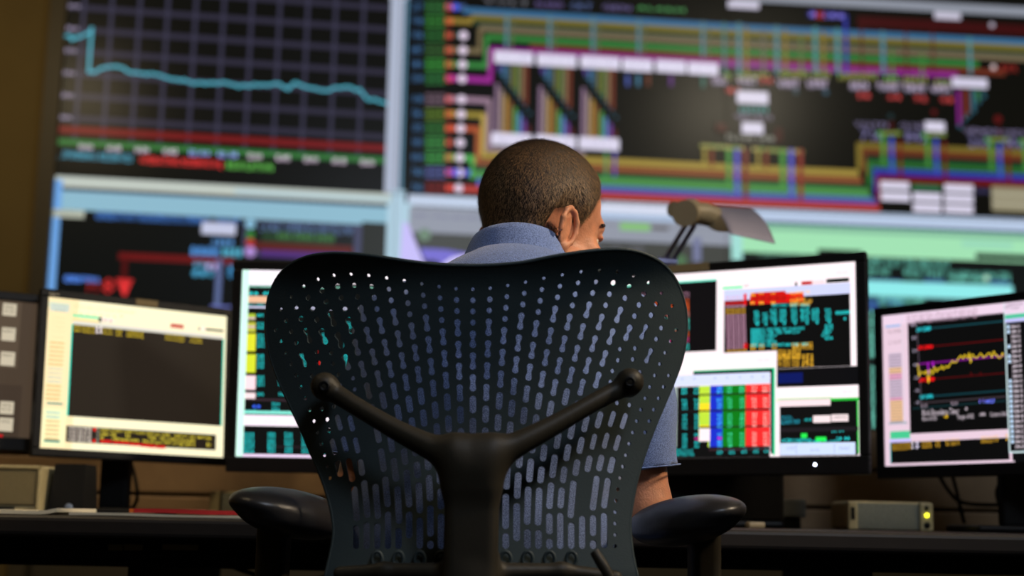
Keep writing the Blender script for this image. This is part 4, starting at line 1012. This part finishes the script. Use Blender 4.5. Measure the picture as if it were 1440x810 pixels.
for k in range(5):
    a=math.radians(90+72*k); d=Vector((math.cos(a),math.sin(a),0)); c0=Vector((-.04,1.93,0))+d*.29; t=Vector((-d.y,d.x,0))
    Mb=Matrix.Translation(c0+Vector((0,0,.028))-t*.02)@Vector((0,0,1)).rotation_difference(t).to_matrix().to_4x4()
    cb=MB().lathe([(.006,-.004),(.024,-.004),(.028,0),(.028,.014),(.024,.018),(.016,.018),(.016,.022),(.024,.022),(.028,.026),(.028,.040),(.024,.044),(.006,.044)],20,Mb); cb.tube([c0+Vector((0,0,.03)),c0+Vector((0,0,.08))],.007,8); build(cb,'caster',BLK,chair)
# armrests: pads and posts
for side in (-1,1):
    F=Field(ar(-.40,-.16,.004) if side<0 else ar(.10,.36,.004),ar(1.66,2.10,.004),ar(.60,.83,.003))
    if side<0:
        c_=at(408,717,1.84); Mp=Euler((math.radians(-3),math.radians(9),math.radians(-16))).to_matrix()
    else:
        c_=at(965,727,1.84); Mp=Euler((math.radians(-3),math.radians(-10),math.radians(16))).to_matrix()
    F.ell(c_,(.062,.125,.026),.01,M=Mp); F.ell(c_+Vector((side*-.01,-.02,-.012)),(.052,.09,.022),.02,M=Mp)
    ap=field_obj(F,'armrest_pad',PADM,chair)
    px=386 if side<0 else 990
    p0=at(px,742,1.86); 
    F=Field(ar(-.40,-.06,.005) if side<0 else ar(-.02,.36,.005),ar(1.76,2.0,.005),ar(.27,.80,.005))
    F.rbox(p0+Vector((0,0,-.07)),(.019,.03,.08),.008,.01); F.chain([p0+Vector((0,0,-.13)),Vector((p0.x,p0.y,.40)),Vector((-.04+side*.24,1.9,.33)),Vector((-.04+side*.06,1.91,.32))],[.022,.022,.022,.024],.01)
    field_obj(F,'armrest_post',FRAME,chair)

# ------------------------------------------------------------------ the seated person
H0=at(762,316,2.085)
phi,tau=math.radians(48),math.radians(17)
fw=Vector((math.sin(phi)*math.cos(tau),math.cos(phi)*math.cos(tau),-math.sin(tau))); rt=Vector((math.cos(phi),-math.sin(phi),0)); upv=rt.cross(fw)
tl=math.radians(2)
rt,upv=rt*math.cos(tl)-upv*math.sin(tl),rt*math.sin(tl)+upv*math.cos(tl)
HM=Matrix((rt,fw,upv)).transposed()   # columns: right, forward, up
def HP(x,y,z): return H0+HM@Vector((x,y,z))
C7=Vector((.004,2.02,1.085))
def head_field(F, full=True):
    k=.012
    F.ell(HP(0,-.008,.038),(.0765,.094,.0775),k,M=HM)
    F.ell(HP(0,-.045,.020),(.064,.058,.066),.02,M=HM)
    F.ell(HP(0,.040,-.030),(.060,.056,.078),.025,M=HM)
    F.ell(HP(0,.045,-.078),(.046,.045,.032),.02,M=HM); F.ell(HP(0,.082,-.096),(.020,.016,.017),.015,M=HM)
    F.cap(HP(-.034,.077,.028),HP(.034,.077,.028),.012,.012,.015)
    for s_ in (-1,1):
        F.ell(HP(s_*.043,.062,-.022),(.022,.024,.018),.015,M=HM)
        F.ell(HP(s_*.033,.103,.006),(.017,.014,.011),.008,'s',M=HM)
        F.ell(HP(s_*.031,.083,.013),(.015,.009,.006),.004,M=HM)
        F.ell(HP(s_*.060,.030,-.060),(.012,.030,.022),.02,M=HM)
    F.cap(HP(0,.092,.014),HP(0,.113,-.024),.007,.011,.008)
    for s_ in (-1,1): F.ell(HP(s_*.012,.102,-.028),(.008,.010,.007),.006,M=HM)
    F.ell(HP(0,.090,-.055),(.024,.012,.005),.005,M=HM); F.ell(HP(0,.089,-.065),(.020,.012,.006),.005,M=HM)
    # neck
    F.cap(C7+Vector((0,.012,-.02)),HP(0,-.028,-.035),.064,.056,.02)
    if full:
        for s_ in (-1,1):
            X=(.073 if s_>0 else .064)*s_; e0=-.022; z0=-.024
            rimp=[]
            for a in (205,170,135,100,65,30,-5,-40,-75):
                ar_=math.radians(a); rimp.append(HP(X+s_*(.011+.010*max(0,-math.cos(ar_))),e0+.0195*math.cos(ar_),z0+.029*math.sin(ar_)))
            MR=HM@Matrix.Rotation(math.radians(s_*26),3,'Z')
            F.ell(HP(X+s_*.008,e0,z0-.002),(.0055,.0170,.028),.004,M=MR)
            for i in range(len(rimp)-1): F.cap(rimp[i],rimp[i+1],.0040,.0040,.003)
            F.ell(HP(X+s_*.009,e0+.006,z0-.031),(.0055,.008,.010),.005,M=HM)
            F.ell(HP(X+s_*.017,e0+.002,z0+.001),(.006,.009,.015),.004,'s',M=MR)
SHL=Vector((-.165,2.035,1.025)); SHR=Vector((.165,2.035,1.02))
ELL=Vector((-.208,2.03,.775)); ELR=Vector((.193,2.045,.772))
WRL=Vector((-.13,2.265,.783)); WRR=Vector((.12,2.265,.783))
def nu(*segs_):
    out=[]
    for a,b,s_ in segs_: out+=list(np.arange(a,b-1e-6,s_))
    out.append(segs_[-1][1]); return np.array(out)
F=Field(nu((-.34,-.07,.0045),(-.07,.16,.0026),(.16,.32,.0045)),nu((1.76,1.97,.006),(1.97,2.21,.0027),(2.21,2.54,.0045)),nu((-.01,.70,.010),(.70,.83,.0036),(.83,1.03,.007),(1.03,1.335,.0027)))
def torso(F,k=.03,gr=0.0):
    F.ell((-.02,1.93,.56),(.172+gr,.120+gr,.12+gr),k); F.ell((-.04,1.95,.72),(.172+gr,.108+gr,.15+gr),.05); F.ell((-.015,1.985,.90),(.172+gr,.108+gr,.17+gr),.05)
    F.cap(SHL+Vector((.02,0,-.03)),SHR+Vector((-.02,0,-.03)),.062+gr,.062+gr,.04)
    F.cap(SHL+Vector((.03,0,.0)),C7+Vector((-.02,0,-.005)),.040+gr,.050+gr,.03); F.cap(SHR+Vector((-.03,0,.0)),C7+Vector((.02,0,-.005)),.040+gr,.050+gr,.03)
    F.ell((0,1.955,1.02),(.12+gr,.07+gr,.09+gr),.04)
torso(F); head_field(F)
for SH,EL,WR,s_ in ((SHL,ELL,WRL,-1),(SHR,ELR,WRR,1)):
    F.chain([SH,SH.lerp(EL,.45),EL],[.052,.045,.036],.02); F.ell(EL+Vector((0,-.012,-.008)),(.024,.024,.026),.02)
    F.chain([EL,EL.lerp(WR,.3),WR],[.038,.040,.0235],.02)
    # hand
    d=(WR-EL).normalized(); d=Vector((d.x*.4,d.y,0)).normalized(); sd_=Vector((d.y,-d.x,0)); pc=WR+d*.045
    F.ell(pc,(.038,.046,.015),.012,M=Matrix((sd_,d,Vector((0,0,1)))).transposed())
    for q,(o_,l_) in enumerate(((-.027,.062),(-.009,.072),(.009,.068),(.026,.052))):
        o2=o_*-s_; b0=pc+d*.034+sd_*o2; b1=b0+d*l_*.5+Vector((0,0,.006))+sd_*o2*.15; b2=b1+d*l_*.3+Vector((0,0,-.009)); b3=b2+d*l_*.2+Vector((0,0,-.013))
        F.chain([b0,b1,b2,b3],[.0095,.0088,.0080,.0068],.003)
    t0=pc-d*.015-sd_*s_*.024; t1=t0-sd_*s_*.026+d*.028; t2=t1-sd_*s_*.004+d*.026+Vector((0,0,-.006)); F.chain([t0,t1,t2],[.013,.0105,.008],.005)
for s_ in (-1,1):
    hp=Vector((s_*.09,1.96,.555)); kn=Vector((s_*.14,2.36,.50)); an=Vector((s_*.13,2.40,.09))
    F.chain([hp,kn],[.085,.058],.03); F.chain([kn,kn.lerp(an,.35),an],[.058,.055,.038],.02); F.ell(an+Vector((0,.05,-.045)),(.042,.12,.038),.03)
person=field_obj(F,'person',SKIN,None,origin=(0,1.95,0)); tag(person,'short haired man in blue shirt seated in the chair, back turned, head bowed right','person')
# eyes and brows
for s_ in (-1,1):
    M4=Matrix.Translation(HP(s_*.031,.0755,.007)); em=MB().lathe([(0,-.0115),(.006,-.0098),(.0105,-.005),(.0115,0),(.0105,.005),(.006,.0098),(0,.0115)],16,M4); build(em,'eye',PAPER,person)
    eb=MB().tube([HP(s_*.014,.0895,.030),HP(s_*.032,.088,.034),HP(s_*.046,.079,.031),HP(s_*.054,.068,.026)],[.002,.0032,.003,.0015],8); build(eb,'eyebrow',HAIR,person)
# shirt
F=Field(ar(-.34,.34,.0045),ar(1.76,2.18,.0045),ar(.48,1.20,.0045))
torso(F,gr=.016)
G=Field(F.x,F.y,F.z); X,Y,Z=F.grid()
for SH,EL,s_ in ((SHL,ELL,-1),(SHR,ELR,1)):
    he=SH.lerp(EL,.95); G.chain([SH,SH.lerp(EL,.4),he],[.060,.058,.058],.02)
for SH,EL,s_ in ((SHL,ELL,-1),(SHR,ELR,1)):
    dr=(EL-SH).normalized(); he=SH.lerp(EL,.79); pl=(X-he.x)*dr.x+(Y-he.y)*dr.y+(Z-he.z)*dr.z
    G.F=np.where((X*s_>0),np.maximum(G.F,pl),G.F)
h_=np.clip(.5+.5*(F.F-G.F)/.02,0,1); F.F=F.F*(1-h_)+G.F*h_-.02*h_*(1-h_)
wr=.0035*np.sin(38*Z+9*X+3*np.sin(14*X))*np.sin(21*X+17*Y)+.0025*np.sin(70*X-35*Z+4*np.sin(20*Z))
F.F=(F.F+wr*np.clip((1.05-Z)*4,0,1)).astype(np.float32)
neckcut=np.sqrt((X-C7.x)**2+(Y-2.032)**2)-.060
F.F=np.where((Z>1.125),np.maximum(F.F,-neckcut),F.F).astype(np.float32)
shirt=field_obj(F,'shirt',SHIRT,person)
# collar: folded band around the neck
def ringpt(a,r,z0,tilt):   # a=0 back, grows to the person's right
    x=math.sin(a)*r[0]; y=-math.cos(a)*r[1]; return Vector((C7.x+.001+x,2.034+y,z0-tilt*(y+r[1])))
cv=[];cf=[];NA=40; prof=[(-.004,-.030,.0),(-.002,-.008,0),(-.0005,.006,0),(.002,.011,0),(.006,.010,0),(.011,.001,0),(.017,-.013,0),(.021,-.026,0),(.0235,-.030,0),(.0195,-.0295,0),(.013,-.012,0),(.006,.002,0)]
rc=(.0600,.060)
for j in range(NA+1):
    a=-math.pi*.93+2*math.pi*.93*j/NA; lift=.004*math.cos(a)
    for (dr_,dz,_) in prof:
        p=ringpt(a,(rc[0]+dr_,rc[1]+dr_),1.152+lift+dz,.22); cv.append(tuple(p))
np_=len(prof)
for j in range(NA):
    for i in range(np_-1): cf.append([j*np_+i,j*np_+i+1,(j+1)*np_+i+1,(j+1)*np_+i])
mesh_obj('collar',cv,cf,SHIRT,shirt,True)
for SH,EL,s_ in ((SHL,ELL,-1),(SHR,ELR,1)):
    he=SH.lerp(EL,.775); dr=(EL-SH).normalized(); u_=dr.cross(Vector((0,1,0))).normalized(); v_=dr.cross(u_)
    for off in (0,): build(MB().tube([he+(u_*math.cos(a)+v_*math.sin(a))*.0585 for a in [2*math.pi*k/32 for k in range(33)]],.0013,6),'sleeve_hem',SHIRT,shirt)
# trousers and shoes
F=Field(ar(-.24,.24,.008),ar(1.78,2.56,.008),ar(-.01,.70,.008))
F.ell((0,1.93,.56),(.180,.130,.11),.03)
for s_ in (-1,1):
    hp=Vector((s_*.09,1.96,.56)); kn=Vector((s_*.14,2.36,.50)); an=Vector((s_*.13,2.40,.12)); F.chain([hp,kn],[.097,.07],.03); F.chain([kn,an],[.068,.055],.02)
field_obj(F,'trousers',TROUS,person)
for s_ in (-1,1):
    F=Field(ar(s_*.13-.07,s_*.13+.07,.006),ar(2.32,2.64,.006),ar(-.002,.14,.005)); F.ell((s_*.13,2.46,.045),(.05,.14,.044),.02); F.ell((s_*.13,2.38,.075),(.045,.06,.055),.02); X,Y,Z=F.grid(); F.F=np.maximum(F.F,.002-Z).astype(np.float32); field_obj(F,'shoe',BLK,person)
# hair cap
F=Field(ar(H0.x-.115,H0.x+.115,.0024),ar(1.95,2.22,.0024),ar(1.14,1.335,.0024))
head_field(F,False)
X,Y,Z=F.grid()
lx=(X-H0.x)*rt.x+(Y-H0.y)*rt.y+(Z-H0.z)*rt.z; ly=(X-H0.x)*fw.x+(Y-H0.y)*fw.y+(Z-H0.z)*fw.z; lz=(X-H0.x)*upv.x+(Y-H0.y)*upv.y+(Z-H0.z)*upv.z
# hairline: above the nape, round the ears, up over the temples
hl=np.interp(ly,[-.12,-.09,-.050,-.042,-.038,-.008,.000,.016,.026,.036,.055,.12],[-.054,-.050,-.045,-.036,.000,.016,-.004,-.004,.018,.046,.074,.10])
thick=.0052*np.clip((lz-hl)/.035,0,1)+.004*np.clip((lz-.06)/.06,0,1)+.0003
F.F=np.maximum(F.F-thick,(hl-lz)*.7).astype(np.float32)
Vh,Qh=F.mesh()
hair=mesh_obj('hair',Vh,Qh.tolist(),HAIR,person,True)
# short strands over the cap and down the fading nape
def strands(n):
    Vp=np.array(Vh); out=[];fs=[]
    Qn=np.array(Qh); ctr=Vp[Qn].mean(1); e1=Vp[Qn[:,2]]-Vp[Qn[:,0]]; e2=Vp[Qn[:,3]]-Vp[Qn[:,1]]; nr=np.cross(e1,e2); ar__=np.linalg.norm(nr,axis=1); nr/=ar__[:,None]+1e-12
    loc=(ctr-np.array(H0))@np.array(HM)
    outer=(((ctr-np.array(HP(0,-.01,.03)))*nr).sum(1)>.02)&(loc[:,2]>-.04)
    ids=np.where(outer)[0]; pr=ar__[ids]/ar__[ids].sum(); pick=np.random.choice(ids,n,p=pr)
    crown=np.array(HP(0,-.05,.12)); 
    for i in pick:
        nn=nr[i]; c=ctr[i]+np.random.normal(0,.0008,3); d=c-crown; d=d-nn*(d@nn); d/=np.linalg.norm(d)+1e-9
        s_=np.cross(nn,d); d=d+s_*np.random.normal(0,.35); L=np.random.uniform(.004,.009); wd=.00024
        tip=c+d*L+nn*L*np.random.uniform(.15,.45); k=len(out); out+= [tuple(c-s_*wd),tuple(c+s_*wd),tuple(tip)]; fs.append([k,k+1,k+2])
    return out,fs
HAIR2=mat('hair_strands_brown',(128,98,66),.5,spec=.4,var=.4,scale=300)
so,sf_=strands(30000); tag(mesh_obj('hair_strands',so,sf_,HAIR2,hair,False),kind='stuff')
# nape stubble
def stubble(n):
    out=[];fs=[]
    cen=np.array(HP(0,-.01,0)); 
    me=person.data; V=np.empty(len(me.vertices)*3); me.vertices.foreach_get('co',V); V=V.reshape(-1,3)+np.array(WL[person.name]); Nn=np.empty(len(me.vertices)*3); me.vertices.foreach_get('normal',Nn); Nn=Nn.reshape(-1,3)
    L_=(V-np.array(H0))@np.array(HM)
    mk=(((L_[:,1]<-.015)&(L_[:,2]<-.020)&(L_[:,2]>-.062)))&(V[:,2]>1.13)&(np.abs(L_[:,0])<.064)
    ids=np.where(mk)[0]
    for i in np.random.choice(ids,n):
        pz=(L_[i,2]+.062)/.042
        if random.random()>pz: continue
        nn=Nn[i]; c=V[i]+np.random.normal(0,.0012,3); d=np.array((0,0,-1.))-nn*(-nn[2]); d/=np.linalg.norm(d)+1e-9; s_=np.cross(nn,d); d=d+s_*random.gauss(0,.3); L=random.uniform(.003,.006); tip=c+d*L+nn*L*.3; k=len(out); out+=[tuple(c-s_*.0003),tuple(c+s_*.0003),tuple(tip)]; fs.append([k,k+1,k+2])
    return out,fs
so,sf_=stubble(9000); tag(mesh_obj('nape_stubble',so,sf_,HAIR,person,False),kind='stuff')

# ------------------------------------------------------------------ desk lamp
lo=at(938,372,2.95); lamp=empty('desk_lamp',(lo.x-.04,3.02,DT)); tag(lamp,'desk lamp with an angled beige shade, switched off, standing behind the monitors','lamp')
bx_,by_=WL[lamp.name].x,WL[lamp.name].y
build(MB().lathe([(0,0),(.085,0),(.088,.006),(.08,.016),(.02,.022),(.012,.03),(.012,.06)],32,Matrix.Translation((bx_,by_,DT))),'lamp_base',LAMPW,lamp)
el=at(925,372,2.96); pv=at(968,316,2.90); pv2=at(976,318,2.90)
build(MB().tube([(bx_,by_,DT+.05),(bx_-.002,by_,el.z-.01),el],.007,10),'lower_arm',CHROME,lamp)
ua=MB(); ua.tube([at(933,368,2.96),at(966,314,2.90)],.0055,10); ua.tube([at(944,370,2.96),at(977,316,2.90)],.0055,10); build(ua,'upper_arm',CHROME,lamp)
build(MB().tube([at(925,368,2.955),at(952,370,2.955)],.011,12),'elbow_joint',CHROME,lamp)
hj=MB(); a_=at(958,297,2.90); hj.tube([at(947,294,2.88),a_],[.017,.017],24)
hj.tube([at(963,300,2.845),at(972,298,2.90)],[.0275,.0275],32); build(hj,'shade_pivot',LAMPW,lamp)
# socket housing and trough-shaped shade
sh=MB(); sec=[]
def arc(c0,c1,w0,h0,Y,n=10):
    pass
build(MB().tube([at(972,299,2.88),at(992,301,2.89),at(1006,306,2.90)],[.023,.024,.022],20),'bulb_socket',LAMPW,lamp)
# shade: curved sheet, far edge high, near edge low
sv_=[];sfc=[];NU,NV=14,8
q00=at(996,289,3.00); q10=at(1057,293,3.02); q01=at(1026,327,2.76); q11=at(1090,341,2.78)
for i in range(NU+1):
    t=i/NU
    for j in range(NV+1):
        u_=j/NV; p=(q00.lerp(q10,u_)).lerp(q01.lerp(q11,u_),t); bul=math.sin(math.pi*t)
        p=p+Vector((.004,-.004,.006))*bul; sv_.append(p)
for i in range(NU):
    for j in range(NV): sfc.append([i*(NV+1)+j,(i+1)*(NV+1)+j,(i+1)*(NV+1)+j+1,i*(NV+1)+j+1])
n_=len(sv_); sv2=sv_+[p+Vector((0,.0,-.003)) for p in sv_]; sf2=sfc+[[k+n_ for k in f[::-1]] for f in sfc]
def eg(a,b): sf2.append([a,b,b+n_,a+n_])
for i in range(NU): eg((i+1)*(NV+1),i*(NV+1)); eg(i*(NV+1)+NV,(i+1)*(NV+1)+NV)
for j in range(NV): eg(j,j+1); eg(NU*(NV+1)+j+1,NU*(NV+1)+j)
shade=mesh_obj('lamp_shade',sv2,sf2,SHADEM,lamp,True)
# closed end of the shade towards the pivot
ev=[q00+Vector((0,0,-.001)),q01+Vector((0,0,-.001))]; arcp=[]
for i in range(NU+1):
    t=i/NU; arcp.append(sv_[i*(NV+1)]+Vector((-.001,0,0)))
low=[at(974+ (1024-974)*t,290+ (326-290)*t+ 12*math.sin(math.pi*t)*1.0,2.99-.22*t) for t in [i/NU for i in range(NU+1)]]
vv=arcp+low; ff=[[i,i+1,NU+1+i+1,NU+1+i] for i in range(NU)]
vv2=vv+[p+Vector((-.002,.002,0)) for p in vv]; m_=len(vv); ff=ff+[[k+m_ for k in f[::-1]] for f in ff]; ff.append([0,NU+1,NU+1+m_,m_])
mesh_obj('shade_end',vv2,ff,LAMPW,shade,True)

# ------------------------------------------------------------------ things on the desk
def speaker(name,label,x0,x1,ytop,Y,zr=None,slot=True,dep=.14):
    a=at(x0,ytop,Y); b=at(x1,ytop,Y); X0,X1=a.x,b.x; zt=a.z; wd=X1-X0
    r=empty(name,((X0+X1)/2,Y+dep/2,DT)); tag(r,label,'speaker')
    build(MB().box((X0,Y+.004,DT),(X1,Y+dep,zt),.008,seg=3),'cabinet',BEIGE,r)
    fw_=min(.03,wd*.16)
    for q,(u0,u1) in enumerate(((X0,X0+fw_*.75),(X1-fw_,X1))):
        pn_=build(MB().box((u0,Y-.006,DT),(u1,Y+.010,zt-.001),.004,seg=3),'side_bezel',BEIGE,r)
    vs=[];fs=[];n=12
    for i in range(n+1):
        t=i/n; x=X0+fw_*.75+(wd-fw_*1.75)*t
        for z in (DT+.003,zt-.004): vs.append((x,Y+.001-.006*math.sin(math.pi*t),z))
    fs=[[2*i,2*i+2,2*i+3,2*i+1] for i in range(n)]
    m0=len(vs); vs+= [(p[0],Y+.012,p[2]) for p in vs]; fs+= [[2*i+1,2*i+3,m0+2*i+3,m0+2*i+1] for i in range(n)]
    mesh_obj('grille',vs,fs,GREYC,r,True)
    return r,X0,X1,zt,fw_
r,X0,X1,zt,fw_=speaker('desktop_speaker','beige desktop speaker with a lit yellow light lying at right, below the rightmost screens',1191,1311,704,2.72)
xc=X1-fw_*.5
for z_,mm,rr in ((DT+(zt-DT)*.55,LEDY,.0035),(DT+(zt-DT)*.22,BLK,.006),(DT+(zt-DT)*.8,BLK,.004)):
    Mb=Matrix.Translation((xc,2.714,z_))@Matrix.Rotation(math.radians(90),4,'X'); build(MB().lathe([(rr,0),(rr,.002),(rr*.6,.0035),(0,.0035)],16,Mb),'power_light' if mm is LEDY else 'control_knob',mm,r)
build(MB().box((X0+.006,2.7125,DT+.02),(X0+.013,2.7145,DT+.043),.0008),'port_slot',BLKM,r)
speaker('desktop_speaker','pale grey speaker box standing behind the red folder and left armrest',296,422,690,2.98)
# speckled box at left edge
a=at(-60,652,2.60); b=at(60,655,2.60); r=empty('equipment_case',((a.x+b.x)/2,2.68,DT)); tag(r,'beige equipment case with a speckled front panel and raised rim at the left edge','equipment case')
build(MB().box((a.x,2.60,DT),(b.x,2.76,b.z),.006,seg=3),'case_body',BEIGE,r)
ff=MB(); zz=b.z
for lo,hi in (((a.x,2.594,zz-.006),(b.x,2.602,zz)),((b.x-.006,2.594,DT+.001),(b.x,2.602,zz)),((a.x,2.594,DT+.001),(a.x+.006,2.602,zz))): ff.box(lo,hi,.0015)
build(ff,'raised_rim',BEIGE,r); build(MB().box((a.x+.008,2.597,DT+.016),(b.x-.008,2.6005,zz-.008),.001),'speckled_panel',mat('speckled_cloth',(128,116,82),.9,var=.35,scale=700,bump=.5,bscale=800),r)
build(MB().box((a.x+.01,2.594,DT+.002),(b.x-.045,2.601,DT+.012),.001),'lower_slot',BLKM,r)
# dark phone-like tower between the case and the monitor stand
a=at(70,660,2.62); b=at(119,660,2.62); r=empty('equipment_tower',((a.x+b.x)/2,2.67,DT)); tag(r,'black upright box with a small bluish round button, left of the monitor stand','equipment box')
tb=MB(); xm=(a.x+b.x)/2; w2=(b.x-a.x)/2; zt=at(90,652,2.62).z
tb.add([(xm-w2,2.62,DT),(xm+w2,2.62,DT),(xm+w2,2.72,DT),(xm-w2,2.72,DT),(xm-w2*.8,2.63,zt),(xm+w2*.95,2.63,zt),(xm+w2*.95,2.70,zt),(xm-w2*.8,2.70,zt)],[[0,1,5,4],[1,2,6,5],[2,3,7,6],[3,0,4,7],[4,5,6,7],[3,2,1,0]])
build(tb,'tower_body',BLKM,r)
c_=at(97,714,2.619); Mb=Matrix.Translation(c_)@Matrix.Rotation(math.radians(90),4,'X'); build(MB().lathe([(.0075,0),(.0075,.003),(.005,.005),(0,.005)],20,Mb),'round_button',mat('bluish_button',(110,125,150),.35),r)
# papers and folder
def sheet(x0,x1,Y0,Y1,z,th,sk=0.0,curl=0):
    a=at(x0,720,Y0).x; b=at(x1,720,Y0).x; mb=MB(); n=10; vs=[];fs=[]
    for i in range(n+1):
        t=i/n; x=a+(b-a)*t; zc=z+curl*max(0,(t-.8)/.2)**2+.0007*math.sin(7*t)
        for (y,zz_) in ((Y0+sk*t,zc),(Y1+sk*t,zc),(Y1+sk*t,zc+th),(Y0+sk*t,zc+th)): vs.append((x,y,zz_))
    for i in range(n):
        k=4*i; fs+=[[k,k+4,k+5,k+1],[k+3,k+2,k+6,k+7],[k,k+3,k+7,k+4],[k+1,k+5,k+6,k+2]]
    fs+=[[0,1,2,3],[4*n+3,4*n+2,4*n+1,4*n]]
    return mb.add(vs,fs)
o=build(sheet(-60,80,2.30,2.52,DT,.006,0,.004),'paper_stack',PAPER); tag(o,'loose white papers with a curled corner at the left end of the desk','paper stack')
o=build(sheet(97,352,2.30,2.52,DT,.004,.0),'paper_stack',PAPER); tag(o,'flat stack of white paper lying beneath the red folder','paper stack')
fo_=empty('red_folder',(-.5,2.4,DT+.0055)); tag(fo_,'red folder with an orange corner lying on white paper, left of the chair','folder')
build(sheet(186,356,2.32,2.54,DT+.0055,.0065),'folder_cover',RED,fo_); a=at(181,720,2.315); build(MB().box((a.x,2.316,DT+.0058),(a.x+.007,2.35,DT+.0118),.001),'orange_corner',ORNG,fo_)
# keyboard and mouse in front of the person
kb=empty('keyboard',(-.02,2.53,DT)); tag(kb,'black keyboard on the desk in front of the seated man, hidden by him','keyboard')
build(MB().box((-.24,2.46,DT),(.20,2.58,DT+.016),.004),'key_deck',BLK,kb)
ks=MB()
for rr in range(5):
    for cc in range(18): ks.box((-.234+cc*.0238,2.466+rr*.022,DT+.0155),(-.234+cc*.0238+.019,2.466+rr*.022+.018,DT+.022),.002,seg=1)
build(ks,'keys',BLKM,kb)
# small card box and clutter behind the chair arm
a=at(1071,701,2.92); b=at(1134,728,2.92); r=empty('junction_box',((a.x+b.x)/2,2.95,DT)); tag(r,'small grey box on a dark stand under the widescreen monitor at right','box')
build(MB().box((a.x,2.92,b.z),(b.x,2.98,a.z),.004,seg=2),'box_body',GREYM,r); build(MB().box((a.x+.01,2.925,DT),(b.x-.01,2.975,b.z+.001),.002),'box_foot',BLKM,r)
o=build(MB().box((at(1053,730,2.62).x,2.62,DT),(at(1076,730,2.62).x,2.66,DT+.011),.003),'small_holder',LAMPW); tag(o,'tiny tan block on the desk left of the small grey box','desk item')
# right edge stand
a=at(1424,668,2.70); b=at(1475,668,2.70)
# cables behind the right monitor
def cable(name,label,pts,Y,r=.0042):
    P=[]
    sp_=smooth_pts(pts,5)
    for i,(x,y) in enumerate(sp_): P.append(at(x,y,Y+.01*math.sin(i*.5)))
    o=build(MB().tube(P,r,8),name,CABLE); tag(o,label,'cable')
cable('signal_cable','black cable sweeping in an arc from the right monitor to the right edge',[(1318,664),(1334,690),(1352,706),(1390,710),(1425,708),(1470,700)],2.96)
cable('signal_cable','black cable looping beside the right monitor stand',[(1450,664),(1415,672),(1402,690),(1408,714),(1425,730),(1450,738)],2.93)
cable('signal_cable','short black cable hanging between the slatwall and the right monitor',[(1338,664),(1344,686),(1350,712),(1356,735)],2.985)
cable('signal_cable','black cable curving down beside the squarish monitor stand at left',[(182,645),(190,672),(193,698),(188,712),(176,722)],3.06)
